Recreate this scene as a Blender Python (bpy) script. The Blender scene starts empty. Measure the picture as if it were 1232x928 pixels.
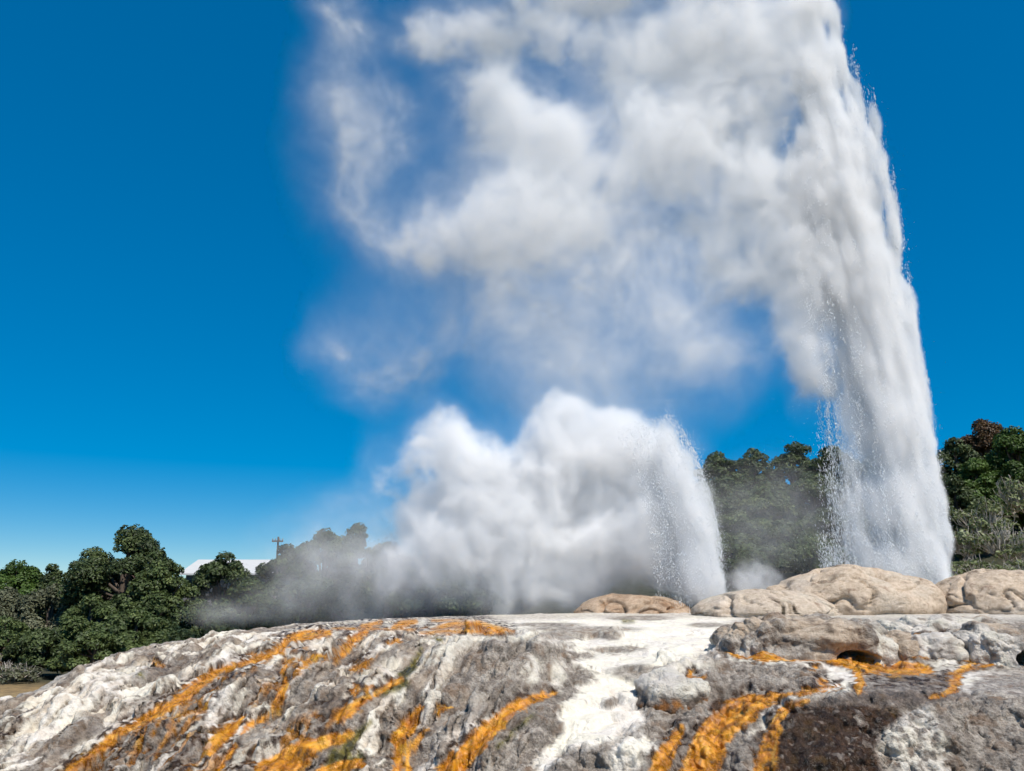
import bpy, bmesh, math, random
import numpy as np
from mathutils import Vector
R = math.radians
sc = bpy.context.scene
col = sc.collection
rng = np.random.default_rng(7)

# ------------------------------------------------------------------ camera
PW, PH, FPX, PITCH, CAMZ = 1232.0, 928.0, 967.0, R(14.3), 0.9
CT, ST = math.cos(PITCH), math.sin(PITCH)

def at(px, py, Y):
    """world point at world depth Y seen in direction (px, py)"""
    dx = (px - PW / 2) / FPX
    dy = (PH / 2 - py) / FPX
    fy = CT - dy * ST
    s = Y / fy
    return np.stack([dx * s, np.broadcast_to(np.asarray(Y, float), np.shape(s)) + 0 * s, CAMZ + s * (ST + dy * CT)], -1)

def proj(P):
    x, y, z = P[..., 0], P[..., 1], P[..., 2] - CAMZ
    f = y * CT + z * ST
    u = -y * ST + z * CT
    return PW / 2 + FPX * x / f, PH / 2 - FPX * u / f

cam = bpy.data.cameras.new("camera")
cam_o = bpy.data.objects.new("camera", cam)
col.objects.link(cam_o)
sc.camera = cam_o
cam.sensor_width = 36
cam.lens = FPX / PW * 36
cam.clip_end = 5000
cam_o.location = (0, 0, CAMZ)
cam_o.rotation_euler = (R(90) + PITCH, 0, 0)

# ------------------------------------------------------------------ light
SUN_EL, SUN_AZ = R(56), R(38)      # azimuth from "behind the camera" towards the right
w = bpy.data.worlds.new("World")
sc.world = w
w.use_nodes = True
wn = w.node_tree
sky = wn.nodes.new("ShaderNodeTexSky")
sky.sky_type = 'NISHITA'
sky.sun_disc = False
sky.sun_elevation = SUN_EL
sky.dust_density = 0.0
to_sun = Vector((math.cos(SUN_EL) * math.sin(SUN_AZ), -math.cos(SUN_EL) * math.cos(SUN_AZ), math.sin(SUN_EL)))
sky.sun_rotation = math.atan2(to_sun.x, to_sun.y)
sky.air_density = 0.6
sky.ozone_density = 4.0
sep = wn.nodes.new("ShaderNodeSeparateColor"); sep.mode = 'HSV'
cmb = wn.nodes.new("ShaderNodeCombineColor"); cmb.mode = 'HSV'
wn.links.new(sky.outputs[0], sep.inputs[0])
def wmath(op, a, b, clamp=False):
    x = wn.nodes.new("ShaderNodeMath"); x.operation = op; x.use_clamp = clamp
    wn.links.new(a, x.inputs[0]); x.inputs[1].default_value = b
    return x.outputs[0]
wn.links.new(wmath('ADD', sep.outputs[0], -.012), cmb.inputs[0])
wn.links.new(wmath('MULTIPLY', sep.outputs[1], 1.48, True), cmb.inputs[1])     # the deep blue of a polarised clear sky
wn.links.new(wmath('MULTIPLY', wmath('POWER', sep.outputs[2], .5), 2.5), cmb.inputs[2])
bg = wn.nodes["Background"]
wn.links.new(cmb.outputs[0], bg.inputs[0])
bg.inputs[1].default_value = 0.1
sl = bpy.data.lights.new("sun", "SUN")
sl.energy = 5.0
sl.angle = R(0.5)
sl.color = (1.0, 0.945, 0.87)
so = bpy.data.objects.new("sun", sl)
col.objects.link(so)
so.rotation_euler = to_sun.to_track_quat('Z', 'Y').to_euler()
so.location = (20, -20, 40)

sc.view_settings.view_transform = 'Standard'
sc.view_settings.look = 'None'
sc.view_settings.exposure = 0.06
sc.view_settings.gamma = 1.0
cy = sc.cycles
cy.max_bounces = 16
cy.diffuse_bounces = 3
cy.glossy_bounces = 3
cy.volume_bounces = 12
cy.transparent_max_bounces = 16
cy.use_adaptive_sampling = True
cy.adaptive_threshold = 0.05
cy.use_denoising = True
cy.caustics_reflective = False
cy.caustics_refractive = False
cy.sample_clamp_indirect = 6

# ------------------------------------------------------------------ noise
def _h(ix, iy, iz, seed):
    h = (ix * np.uint32(374761393) + iy * np.uint32(668265263) + iz * np.uint32(2147483647 - 58) + np.uint32(seed * 7919 + 13))
    h = (h ^ (h >> np.uint32(13))) * np.uint32(1274126177)
    h = (h ^ (h >> np.uint32(16))) * np.uint32(2246822519)
    return h ^ (h >> np.uint32(15))

def gn(P, scale, seed=0):
    """gradient noise, about -1..1; P (N,3); scale scalar or 3"""
    Q = np.asarray(P, np.float32) * np.asarray(scale, np.float32)
    F = np.floor(Q)
    f = Q - F
    I = F.astype(np.int64).astype(np.uint32)
    u = f * f * f * (f * (f * 6 - 15) + 10)
    out = 0
    for dx in (0, 1):
        for dy in (0, 1):
            for dz in (0, 1):
                h = _h(I[:, 0] + np.uint32(dx), I[:, 1] + np.uint32(dy), I[:, 2] + np.uint32(dz), seed)
                gx = ((h & np.uint32(1023)).astype(np.float32) / 511.5 - 1)
                gy = (((h >> np.uint32(10)) & np.uint32(1023)).astype(np.float32) / 511.5 - 1)
                gz = (((h >> np.uint32(20)) & np.uint32(1023)).astype(np.float32) / 511.5 - 1)
                d = gx * (f[:, 0] - dx) + gy * (f[:, 1] - dy) + gz * (f[:, 2] - dz)
                wx = u[:, 0] if dx else 1 - u[:, 0]
                wy = u[:, 1] if dy else 1 - u[:, 1]
                wz = u[:, 2] if dz else 1 - u[:, 2]
                out = out + d * wx * wy * wz
    return out * 1.3

def fbm(P, scale, octs=4, seed=0, gain=.5):
    a, s, o = 1.0, np.asarray(scale, np.float32), 0
    for k in range(octs):
        o = o + a * gn(P, s, seed + k * 17)
        a *= gain
        s = s * 2.03
    return o

def billow(P, scale, octs=3, seed=0, gain=.5):
    a, s, o = 1.0, np.asarray(scale, np.float32), 0
    for k in range(octs):
        o = o + a * (np.abs(gn(P, s, seed + k * 17)) * 2 - .5)
        a *= gain
        s = s * 2.1
    return o

def worley(P, scale, seed=0):
    """distance to the nearest feature point in cells (0..~1)"""
    Q = np.asarray(P, np.float32) * np.asarray(scale, np.float32)
    F = np.floor(Q)
    f = Q - F
    I = F.astype(np.int64)
    best = np.full(len(Q), 9.0, np.float32)
    for dx in (-1, 0, 1):
        for dy in (-1, 0, 1):
            for dz in (-1, 0, 1):
                J = (I + (dx, dy, dz)).astype(np.uint32)
                h = _h(J[:, 0], J[:, 1], J[:, 2], seed)
                px = (h & np.uint32(1023)).astype(np.float32) / 1023 + dx
                py = ((h >> np.uint32(10)) & np.uint32(1023)).astype(np.float32) / 1023 + dy
                pz = ((h >> np.uint32(20)) & np.uint32(1023)).astype(np.float32) / 1023 + dz
                d = (px - f[:, 0]) ** 2 + (py - f[:, 1]) ** 2 + (pz - f[:, 2]) ** 2
                best = np.minimum(best, d)
    return np.sqrt(best)

def sstep(a, b, x):
    t = np.clip((x - a) / (b - a), 0, 1)
    return t * t * (3 - 2 * t)

def pchip(xs, ys, x):
    xs = np.asarray(xs, float); ys = np.asarray(ys, float)
    h = np.diff(xs); d = np.diff(ys) / h
    m = np.zeros(len(xs))
    m[1:-1] = np.where(d[:-1] * d[1:] > 0, 2 * d[:-1] * d[1:] / (d[:-1] + d[1:] + 1e-12), 0)
    m[0], m[-1] = d[0], d[-1]
    i = np.clip(np.searchsorted(xs, x) - 1, 0, len(h) - 1)
    t = np.clip((x - xs[i]) / h[i], 0, 1)
    return ((2 * t**3 - 3 * t**2 + 1) * ys[i] + (t**3 - 2 * t**2 + t) * h[i] * m[i] + (-2 * t**3 + 3 * t**2) * ys[i + 1] + (t**3 - t**2) * h[i] * m[i + 1])

# ------------------------------------------------------------------ mesh helpers
def mesh_from(name, V, F, mat=None, smooth=True):
    """V (n,3), F (m,k) arrays"""
    me = bpy.data.meshes.new(name)
    V = np.asarray(V, np.float32); F = np.asarray(F, np.int32)
    k = F.shape[1]
    me.vertices.add(len(V)); me.vertices.foreach_set("co", V.ravel())
    me.loops.add(F.size); me.loops.foreach_set("vertex_index", F.ravel())
    me.polygons.add(len(F))
    me.polygons.foreach_set("loop_start", np.arange(0, F.size, k, dtype=np.int32))
    me.polygons.foreach_set("loop_total", np.full(len(F), k, np.int32))
    me.polygons.foreach_set("use_smooth", np.full(len(F), smooth, bool))
    me.update(calc_edges=True)
    if mat: me.materials.append(mat)
    return me

def set_attr(me, name, arr):
    arr = np.asarray(arr, np.float32)
    if arr.ndim == 1:
        a = me.attributes.new(name, 'FLOAT', 'POINT'); a.data.foreach_set("value", arr)
    else:
        a = me.attributes.new(name, 'FLOAT_COLOR', 'POINT')
        if arr.shape[1] == 3: arr = np.concatenate([arr, np.ones((len(arr), 1), np.float32)], 1)
        a.data.foreach_set("color", np.ascontiguousarray(arr).ravel())

def link(name, me, parent=None, **props):
    o = bpy.data.objects.new(name, me)
    col.objects.link(o)
    if parent: o.parent = parent
    for k, v in props.items(): o[k] = v
    return o

def thing(name, loc, label, cat, group=None):
    o = bpy.data.objects.new(name, None)
    col.objects.link(o)
    o.location = loc
    o.empty_display_size = .3
    o["label"] = label; o["category"] = cat
    if group: o["group"] = group
    return o

def grid_faces(nr, nc):
    i = np.arange(nr * nc).reshape(nr, nc)
    return np.stack([i[:-1, :-1], i[1:, :-1], i[1:, 1:], i[:-1, 1:]], -1).reshape(-1, 4)

# ------------------------------------------------------------------ material helpers
class NT:
    def __init__(s, name):
        s.m = bpy.data.materials.new(name); s.m.use_nodes = True
        s.t = s.m.node_tree
        s.b = s.t.nodes["Principled BSDF"]
        s.out = s.t.nodes["Material Output"]
    def n(s, typ, **kw):
        x = s.t.nodes.new(typ)
        for k, v in kw.items(): setattr(x, k, v)
        return x
    def l(s, a, b): s.t.links.new(a, b)
    def val(s, sock, v):
        if hasattr(v, "links") or isinstance(v, bpy.types.NodeSocket): s.l(v, sock)
        else: sock.default_value = v
    def math(s, op, a, b=0.0, c=None, clamp=False):
        x = s.n("ShaderNodeMath", operation=op, use_clamp=clamp)
        s.val(x.inputs[0], a); s.val(x.inputs[1], b)
        if c is not None: s.val(x.inputs[2], c)
        return x.outputs[0]
    def mix(s, f, a, b):
        x = s.n("ShaderNodeMix", data_type='RGBA')
        s.val(x.inputs[0], f)
        s.val(x.inputs[6], a if not isinstance(a, tuple) else (*a, 1)); s.val(x.inputs[7], b if not isinstance(b, tuple) else (*b, 1))
        return x.outputs[2]
    def noise(s, vec, scale, detail=4, rough=.55, dist=0):
        x = s.n("ShaderNodeTexNoise")
        if vec is not None: s.l(vec, x.inputs["Vector"])
        x.inputs["Scale"].default_value = scale; x.inputs["Detail"].default_value = detail
        x.inputs["Roughness"].default_value = rough; x.inputs["Distortion"].default_value = dist
        return x.outputs[0]
    def ramp(s, f, lo, hi, a=0.0, b=1.0):
        x = s.n("ShaderNodeMapRange", interpolation_type='SMOOTHSTEP')
        s.val(x.inputs[0], f)
        for i, v in enumerate((lo, hi, a, b)): x.inputs[i + 1].default_value = v
        return x.outputs[0]
    def attr(s, name, fac=True):
        x = s.n("ShaderNodeAttribute", attribute_name=name)
        return x.outputs["Fac"] if fac else x.outputs["Color"]
    def sep(s, c):
        x = s.n("ShaderNodeSeparateColor"); s.l(c, x.inputs[0])
        return x.outputs
    def coord(s, scale=None):
        x = s.n("ShaderNodeTexCoord").outputs["Object"]
        if scale:
            mp = s.n("ShaderNodeMapping"); s.l(x, mp.inputs[0]); mp.inputs["Scale"].default_value = scale
            x = mp.outputs[0]
        return x
    def bump(s, h, strength, dist=.02, prev=None):
        x = s.n("ShaderNodeBump"); s.val(x.inputs["Strength"], strength); x.inputs["Distance"].default_value = dist
        s.l(h, x.inputs["Height"])
        if prev is not None: s.l(prev, x.inputs["Normal"])
        return x.outputs[0]

def sinter_material():
    m = NT("sinter_rock")
    c = m.coord()
    A = m.sep(m.attr("stain_a", False)); B = m.sep(m.attr("stain_b", False))
    orange, dark, white = A[0], A[1], A[2]
    wet, tan, smooth = B[0], B[1], B[2]
    n1 = m.noise(c, 1.7, 5); n2 = m.noise(c, 9, 6, .65); n3 = m.noise(c, 45, 4, .6); n4 = m.noise(c, 4.2, 5, .6, .6)
    # grey lilac gravelly sinter
    grey = m.mix(m.ramp(n2, .35, .68), (.195, .16, .128), (.52, .455, .38))
    grey = m.mix(m.ramp(n3, .50, .72), grey, m.mix(.35, grey, (.60, .56, .53)))
    grey = m.mix(m.ramp(n3, .48, .28), grey, m.mix(.4, grey, (.07, .055, .045)))
    grey = m.mix(m.math('MULTIPLY', m.ramp(n4, .50, .66), .65), grey, (.21, .125, .068))
    grey = m.mix(m.math('MULTIPLY', m.ramp(m.noise(c, .9, 5, .6, .4), .42, .62), .55), grey, m.mix(.62, grey, (.06, .048, .038)))
    wht = m.mix(m.ramp(n2, .3, .7), (.64, .575, .50), (.82, .765, .69))
    wht = m.mix(m.math('MULTIPLY', m.ramp(n3, .57, .70), .6), wht, (.34, .28, .23))
    wht = m.mix(m.math('MULTIPLY', m.ramp(n4, .55, .72), .5), wht, (.46, .37, .29))
    cr = m.mix(m.ramp(n1, .4, .6), wht, m.mix(.5, wht, (.80, .75, .58)))
    tn = m.mix(m.ramp(n2, .3, .7), (.44, .33, .23), (.62, .50, .375))
    tn = m.mix(m.math('MULTIPLY', m.ramp(n4, .56, .70), .7), tn, (.22, .13, .08))
    org = m.mix(m.ramp(n2, .32, .62), (.38, .125, .004), (.70, .285, .006))
    org = m.mix(m.ramp(n4, .52, .72), org, (.78, .40, .03))
    fl = m.attr("flow")
    org = m.mix(m.math('MULTIPLY', m.ramp(fl, .48, .22), .8), org, (.26, .085, .006))
    org = m.mix(m.math('MULTIPLY', m.ramp(fl, .66, .85), .6), org, (.76, .43, .10))
    org = m.mix(m.math('MULTIPLY', m.ramp(n3, .58, .72), .35), org, (.20, .07, .01))
    dk = m.mix(m.ramp(n2, .35, .7), (.030, .014, .006), (.125, .062, .026))
    dk = m.mix(m.math('MULTIPLY', m.ramp(n4, .54, .70), .55), dk, (.14, .075, .012))
    olive = m.mix(m.ramp(n2, .4, .6), (.05, .045, .01), (.20, .16, .03))
    x = m.mix(white, grey, cr)
    x = m.mix(tan, x, tn)
    x = m.mix(dark, x, dk)
    x = m.mix(m.attr("olive"), x, olive)
    x = m.mix(orange, x, org)
    m.l(x, m.b.inputs["Base Color"])
    rough = m.math('MULTIPLY_ADD', wet, -.70, .86)
    rough = m.math('ADD', rough, m.math('MULTIPLY_ADD', n3, .12, -.05), clamp=True)
    m.l(rough, m.b.inputs["Roughness"])
    m.l(m.math('MULTIPLY_ADD', wet, .35, .4), m.b.inputs["Specular IOR Level"])
    h1 = m.noise(c, 22, 6, .7); vor = m.n("ShaderNodeTexVoronoi"); m.l(c, vor.inputs["Vector"]); vor.inputs["Scale"].default_value = 38
    hv = m.math('MULTIPLY', vor.outputs["Distance"], -1.0)
    st = m.math('MULTIPLY_ADD', smooth, -.8, m.math('MULTIPLY_ADD', dark, .5, 1.0), clamp=True)
    b = m.bump(h1, st, .045)
    b = m.bump(hv, m.math('MULTIPLY', st, .6), .018, b)
    b = m.bump(m.noise(c, 75, 2, .5), m.math('MULTIPLY', dark, wet), .07, b)
    b = m.bump(m.noise(c, 120, 3, .6), m.math('MULTIPLY_ADD', smooth, -.4, .7), .006, b)
    m.l(b, m.b.inputs["Normal"])
    return m.m
MAT_SINTER = sinter_material()

# ------------------------------------------------------------------ painting in photo pixels
def polyline_mask(px, py, pts, soft=2.0, off=0.0):
    """pts: (x, y, full width); 1 inside"""
    best = np.full(px.shape, -1e9)
    for (x0, y0, w0), (x1, y1, w1) in zip(pts[:-1], pts[1:]):
        dx, dy = x1 - x0, y1 - y0
        L2 = dx * dx + dy * dy + 1e-9
        t = np.clip(((px - x0) * dx + (py - y0) * dy) / L2, 0, 1)
        d = np.hypot(px - x0 - t * dx, py - y0 - t * dy)
        best = np.maximum(best, (w0 + t * (w1 - w0)) * .5 - d)
    return sstep(-soft, soft, best + off)

def stream_coords(px, py, streams):
    """nearest stream of each point: lateral offset and arc length along it (photo pixels)"""
    best = np.full(px.shape, 1e9); lat = np.zeros(px.shape); arc = np.zeros(px.shape)
    for k, pts in enumerate(streams):
        s0 = k * 137.0
        for (x0, y0, w0), (x1, y1, w1) in zip(pts[:-1], pts[1:]):
            dx, dy = x1 - x0, y1 - y0
            L = math.hypot(dx, dy) + 1e-9
            t = np.clip(((px - x0) * dx + (py - y0) * dy) / (L * L), 0, 1)
            d = np.hypot(px - x0 - t * dx, py - y0 - t * dy)
            sg = ((px - x0) * dy - (py - y0) * dx) / L
            m = d - (w0 + t * (w1 - w0)) * .5
            u = m < best
            best = np.where(u, m, best); lat = np.where(u, sg, lat); arc = np.where(u, s0 + t * L, arc)
            s0 += L
    return lat, arc, best

def blob(px, py, x, y, rx, ry, soft=.3):
    return sstep(1 + soft, 1 - soft, np.hypot((px - x) / rx, (py - y) / ry))

def poly_mask(px, py, pts, soft=4.0):
    inside = np.zeros(px.shape, bool)
    dist = np.full(px.shape, 1e9)
    n = len(pts)
    for i in range(n):
        x0, y0 = pts[i]; x1, y1 = pts[(i + 1) % n]
        c = (y0 > py) != (y1 > py)
        with np.errstate(divide='ignore', invalid='ignore'):
            xi = x0 + (py - y0) * (x1 - x0) / ((y1 - y0) or 1e-9)
        inside ^= c & (px < xi)
        dx, dy = x1 - x0, y1 - y0
        t = np.clip(((px - x0) * dx + (py - y0) * dy) / (dx * dx + dy * dy + 1e-9), 0, 1)
        dist = np.minimum(dist, np.hypot(px - x0 - t * dx, py - y0 - t * dy))
    return sstep(-soft, soft, np.where(inside, dist, -dist))

ORANGE = [
 [(397,761,7),(380,764,13),(362,766,15),(347,769,9),(339,779,9),(322,788,9),(298,795,9),(272,805,9),(248,816,11),(236,826,14),(215,842,16),(196,854,15),(170,868,12),(150,878,11),(132,893,13),(112,910,11),(92,920,12),(70,940,10)],
 [(392,789,3),(362,793,3),(346,797,5),(340,808,8),(345,820,5)],
 [(378,790,6),(366,800,10),(358,808,4)],
 [(345,824,10),(338,834,13),(333,846,11),(327,858,9),(316,868,7),(300,875,7),(290,884,7)],
 [(290,864,8),(275,880,16),(262,893,18),(255,905,10)],[(282,898,7),(272,912,8),(262,930,9)],
 [(458,749,6),(436,754,6)],[(438,760,11),(425,768,12),(418,778,13),(412,787,12)],
 [(500,748,6),(482,751,9),(474,755,6)],
 [(520,757,5),(545,752,9),(575,752,11),(600,757,7),(618,759,3)],[(505,762,3),(540,760,6),(600,760,6)],[(400,757,2),(440,757,3),(500,757,2)],[(520,747,3),(560,746,2)],
 [(481,771,5),(470,775,6)],[(446,795,5),(436,801,9),(424,807,5)],
 [(484,818,7),(472,824,10),(460,833,7),(446,840,6),(432,847,12),(417,855,17),(411,864,13)],
 [(428,829,8),(424,836,5)],[(445,825,5),(440,832,4)],
 [(424,877,8),(412,889,11),(400,892,12)],
 [(410,885,10),(386,893,20),(366,903,28),(346,918,36),(325,934,40)],[(430,918,14),(400,926,14),(380,934,16)],
 [(508,849,6),(499,860,12),(490,875,19),(482,890,19),(481,905,13),(478,932,15)],
 [(517,874,3),(507,884,7),(496,897,9),(490,930,10)],
 [(543,851,3),(530,853,5),(526,861,5)],
 [(665,834,4),(648,839,11),(625,850,17),(602,866,21),(586,880,24),(568,898,27),(548,918,27),(532,936,26)],
 [(848,816,4),(836,820,6),(818,826,8),(808,832,7),(802,840,4)],[(832,812,6),(831,820,7)],[(772,833,7),(775,846,6)],
 [(1010,826,2),(975,833,4),(950,836,6),(928,840,15),(905,847,25),(888,858,38),(872,868,38),(858,885,40),(848,905,40),(838,940,44)],[(818,878,12),(803,905,20),(790,930,24)],
 [(968,842,7),(948,852,13),(935,868,15),(926,890,18),(922,910,26),(918,940,34)],
 [(866,780,3),(885,786,8),(915,790,11),(955,792,6),(990,793,8),(1015,797,14),(1035,801,20),(1060,803,20),(1085,805,20),(1115,806,14)],
 [(1030,810,11),(1036,820,13),(1034,830,10)],[(1140,811,6),(1152,815,14),(1148,828,12),(1140,834,8)],
 [(1232,791,6),(1200,796,5),(1170,803,8),(1152,810,9)],[(1060,789,3),(1140,790,3),(1200,788,4)],[(1150,790,3),(1170,792,5)],
 [(984,820,6),(990,823,14),(994,826,8)],[(977,803,5),(981,804,6)],[(965,828,5),(969,828,5)],[(832,835,6),(837,836,6)],
 [(1122,841,6),(1128,840,6)],[(945,760,3),(952,760,3)],[(191,799,4),(194,801,5)],[(186,797,3),(190,800,5)],
 [(1100,764,3),(1145,766,4)],
]
DARK = [
 [(330,782,8),(300,802,16),(262,816,18),(250,834,30),(225,858,34),(190,880,40),(150,905,46),(110,930,46)],
 [(240,850,20),(225,880,50),(215,915,60),(250,935,60)],[(275,872,10),(255,890,30),(240,905,30)],
 [(352,812,14),(330,825,20),(310,835,24),(300,845,16)],[(342,795,10),(390,793,8)],[(350,815,14),(365,812,8)],  # includes shade below the pale rock and the overhang, painted as dark brown
 [(408,780,16),(404,790,18)],[(356,772,10),(345,782,12),(365,778,12)],[(322,775,10),(340,778,10)],
 [(510,757,8),(528,758,10)],[(400,860,20),(370,872,24),(335,895,30),(290,925,36)],[(455,795,10),(430,805,10)],
 [(605,862,5),(590,875,8),(560,908,14),(535,930,14)],[(660,833,4),(635,838,6),(610,852,6)],
 [(812,838,14),(790,845,14),(778,842,10)],[(898,828,14),(922,830,14)],[(825,895,26),(815,930,36)],
 [(1045,818,24),(1142,819,24)],[(1130,808,8),(1180,803,9),(1232,797,6)],
 [(870,783,4),(1040,785,6)],[(200,795,5),(205,806,8),(198,812,8)],[(258,785,10),(240,792,8)],
 [(318,800,6),(296,822,10),(282,840,6)],[(20,865,14),(0,885,24)],[(0,862,10),(30,850,6)],[(480,815,10),(500,800,8)],
 [(438,858,6),(434,870,9)],[(430,918,8),(422,924,10)],[(380,850,14),(400,838,10)],
]
OLIVE = [
 [(508,780,4),(500,790,7),(495,802,12),(487,812,14),(483,818,10)],[(490,820,10),(470,832,9),(460,838,5)],
 [(445,868,7),(430,884,11),(418,902,15),(410,925,22)],[(432,910,12),(425,920,14)],[(525,770,7),(530,771,7)],[(750,748,4),(762,748,3)],[(168,810,5),(172,812,5)],
 [(404,905,10),(396,925,14)],[(640,862,4),(618,880,5),(600,900,5)],
]
WHITE_POLY = [
 [(470,742),(560,741),(650,744),(700,742),(850,741),(905,743),(870,752),(858,770),(868,782),(840,790),(800,800),(782,812),(772,830),(768,855),(776,868),(750,882),(725,897),(690,900),(668,918),(655,935),(635,935),(655,905),(672,880),(670,860),(690,835),(720,812),(690,800),(690,775),(640,768),(560,772),(535,785),(520,800),(505,800),(530,770),(500,764),(450,760)],
 [(868,786),(960,793),(1010,797),(1034,812),(1030,830),(985,832),(1000,815),(985,800),(930,798),(880,794)],
 [(1160,812),(1175,806),(1232,795),(1232,799),(1180,812),(1165,832),(1152,836)],
 [(1010,834),(960,838),(935,850),(915,872),(905,885),(912,870),(930,850),(955,836)],
 [(400,743),(450,742),(480,748),(420,753),(380,760),(340,758)],
 [(440,800),(475,790),(500,785),(485,800),(470,820),(445,830),(425,840),(410,850),(420,825)],
 [(345,880),(400,862),(375,875),(345,893),(325,915),(305,930),(265,930),(285,905),(325,878)],
 [(0,900),(30,870),(90,830),(140,806),(200,790),(160,815),(120,845),(60,885),(20,915),(0,928)],
 [(75,905),(110,875),(150,855),(210,832),(190,850),(140,875),(110,897),(80,912)],
 [(290,780),(335,765),(330,775),(300,795),(255,808),(215,822),(260,796)],
 [(800,905),(770,880),(745,895),(728,915),(735,930),(760,930),(775,905)],
 [(560,870),(600,850),(640,835),(600,862),(565,890),(535,915),(520,930),(500,930),(530,900)],
]
GREYBLUE = [(640,806,8,16),(668,812,9,18),(755,895,20,14),(815,815,22,12),(830,800,26,10),(1140,800,26,8),(800,822,16,12)]

# ------------------------------------------------------------------ terrace
SIL = [(-240,945),(-100,892),(0,853),(50,832),(100,806),(150,787),(200,773),(250,766),(300,758),(380,750),(450,745),(600,740),(750,737),(900,737),(1100,735),(1232,734),(1480,732)]
COLS = {
 -240: [(945,13.5),(970,11.8),(1010,10.4)],
 0: [(853,14.8),(880,12.8),(928,10.9),(1010,9.3)],
 150: [(787,17.5),(810,14.7),(850,12.3),(928,10.2),(1010,8.8)],
 300: [(758,20),(780,15.5),(830,12),(928,9.9),(1010,8.6)],
 450: [(745,23),(760,16.5),(790,12.9),(830,11.1),(928,9.6),(1010,8.4)],
 600: [(740,25),(750,18.5),(764,15),(790,12.6),(850,10.5),(928,9.3),(1010,8.3)],
 750: [(737,26),(748,19.5),(762,16.2),(790,13.2),(830,11.5),(870,10.6),(928,9.5),(1010,8.4)],
 900: [(737,26),(750,19.5),(785,13.4),(800,12.4),(840,10.9),(880,10.1),(928,9.4),(1010,8.4)],
 1080: [(735,26),(745,20.5),(770,15.2),(800,12.9),(838,10.7),(850,10.4),(890,9.95),(928,9.6),(1010,8.7)],
 1250: [(734,26),(745,20.5),(770,15.2),(800,12.9),(838,10.7),(850,10.4),(890,9.95),(928,9.6),(1010,8.7)],
 1480: [(732,26),(745,20.5),(770,15.2),(800,12.9),(838,10.7),(850,10.4),(890,9.95),(928,9.6),(1010,8.7)],
}
PXS = np.arange(-240, 1481, 1.7)
NR = 640
sil = pchip([s[0] for s in SIL], [s[1] for s in SIL], PXS)
cxs = sorted(COLS)
NT_ = 900
T = np.linspace(0, 1, NT_)
ctab = []
for c in cxs:
    k = COLS[c]
    py = k[0][0] + T * (1010 - k[0][0])
    ctab.append(pchip([a[0] for a in k], np.log([a[1] for a in k]), py))
ctab = np.array(ctab)
Yt = np.exp(np.array([pchip(cxs, ctab[:, r], PXS) for r in range(NT_)]))    # (NT_, NC)
PYt = sil[None, :] + T[:, None] * (1010 - sil[None, :])
# rows spaced by both picture height and real depth, so that grazing ground is sampled finely too
wgt = np.abs(np.diff(PYt, axis=0)) / .9 + np.abs(np.diff(Yt, axis=0)) / (.0024 * Yt[1:])
cum = np.concatenate([np.zeros((1, len(PXS))), np.cumsum(wgt, 0)], 0); cum /= cum[-1:]
g = np.linspace(0, 1, NR)
PY = np.stack([np.interp(g, cum[:, i], PYt[:, i]) for i in range(len(PXS))], 1)
Yd = np.stack([np.interp(g, cum[:, i], Yt[:, i]) for i in range(len(PXS))], 1)
PXg = np.broadcast_to(PXS[None, :], PY.shape)
front = at(PXg, PY, Yd)                                 # (NR, NC, 3)
# behind the visible brow the ground goes on: a flat shelf on the right, falling to the valley floor on the left
NB = 40
P0 = front[0]
shelf = sstep(300, 650, PXS) * 9.0 + .6
back = []
for k in range(NB, 0, -1):
    s = (k / NB) ** 1.6 * 26.0
    fall = np.clip(s - shelf, 0, None)
    dirx = P0[:, 0] / P0[:, 1]
    y = P0[:, 1] + s
    z = P0[:, 2] - .05 * s - fall * .55
    back.append(np.stack([dirx * y, y, np.maximum(z, -6.0)], -1))
allP = np.concatenate([np.array(back), front], 0)
nr, nc = allP.shape[:2]
# base normals
du = np.gradient(allP, axis=1); dv = np.gradient(allP, axis=0)
Nn = np.cross(du, dv); Nn /= np.linalg.norm(Nn, axis=-1, keepdims=True) + 1e-9
Nn[Nn[..., 2] < 0] *= -1
V = allP.reshape(-1, 3).copy(); N = Nn.reshape(-1, 3)
bx, by = proj(V)
isfront = (np.arange(nr) >= NB).repeat(nc)
# flow coordinates
fd = np.array([-.30, -.95]); fd /= np.linalg.norm(fd)
along = V[:, 0] * fd[0] + V[:, 1] * fd[1]; across = V[:, 0] * -fd[1] + V[:, 1] * fd[0]
Fc = np.stack([across, along * .22, V[:, 2] * .7], -1)
wpx = gn(V, 1.6, 3) * 7 + gn(V, 5, 4) * 4 + gn(V, 14, 9) * 2
wpy = gn(V, 1.6, 5) * 5 + gn(V, 5, 6) * 3 + gn(V, 14, 10) * 1.5
qx, qy = bx + wpx, by + wpy
depth_w = np.clip((by - 742) / 35, .12, 1)             # gentler relief on the far flat shelf
white0 = np.zeros(len(V))
for p in WHITE_POLY[:2]: white0 = np.maximum(white0, poly_mask(qx, qy, p, 7))
cascade = white0
poolm = poly_mask(bx, by, [(870,784),(1010,793),(1035,806),(1240,790),(1240,838),(1150,836),(1020,840),(985,832),(1000,812),(960,797),(880,792)], 6)
leftw = sstep(760, 520, bx)
Fl = np.stack([across, along * .10, V[:, 2] * .25], -1)
n_f = fbm(Fc, 2.7, 4, 83) * .55 + fbm(Fl, 3.2, 3, 84) * .6; n_g = fbm(Fc, 9, 3, 87) * .5 + fbm(Fl, 11, 3, 88) * .6
band = sstep(-.02, .22, n_f + .3 * n_g) * leftw
big = billow(Fc, 1.0, 2, 11) * .12 * leftw + billow(V, .8, 2, 12) * .11
calm = 1 - .72 * np.clip(cascade + poolm, 0, 1)
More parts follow.
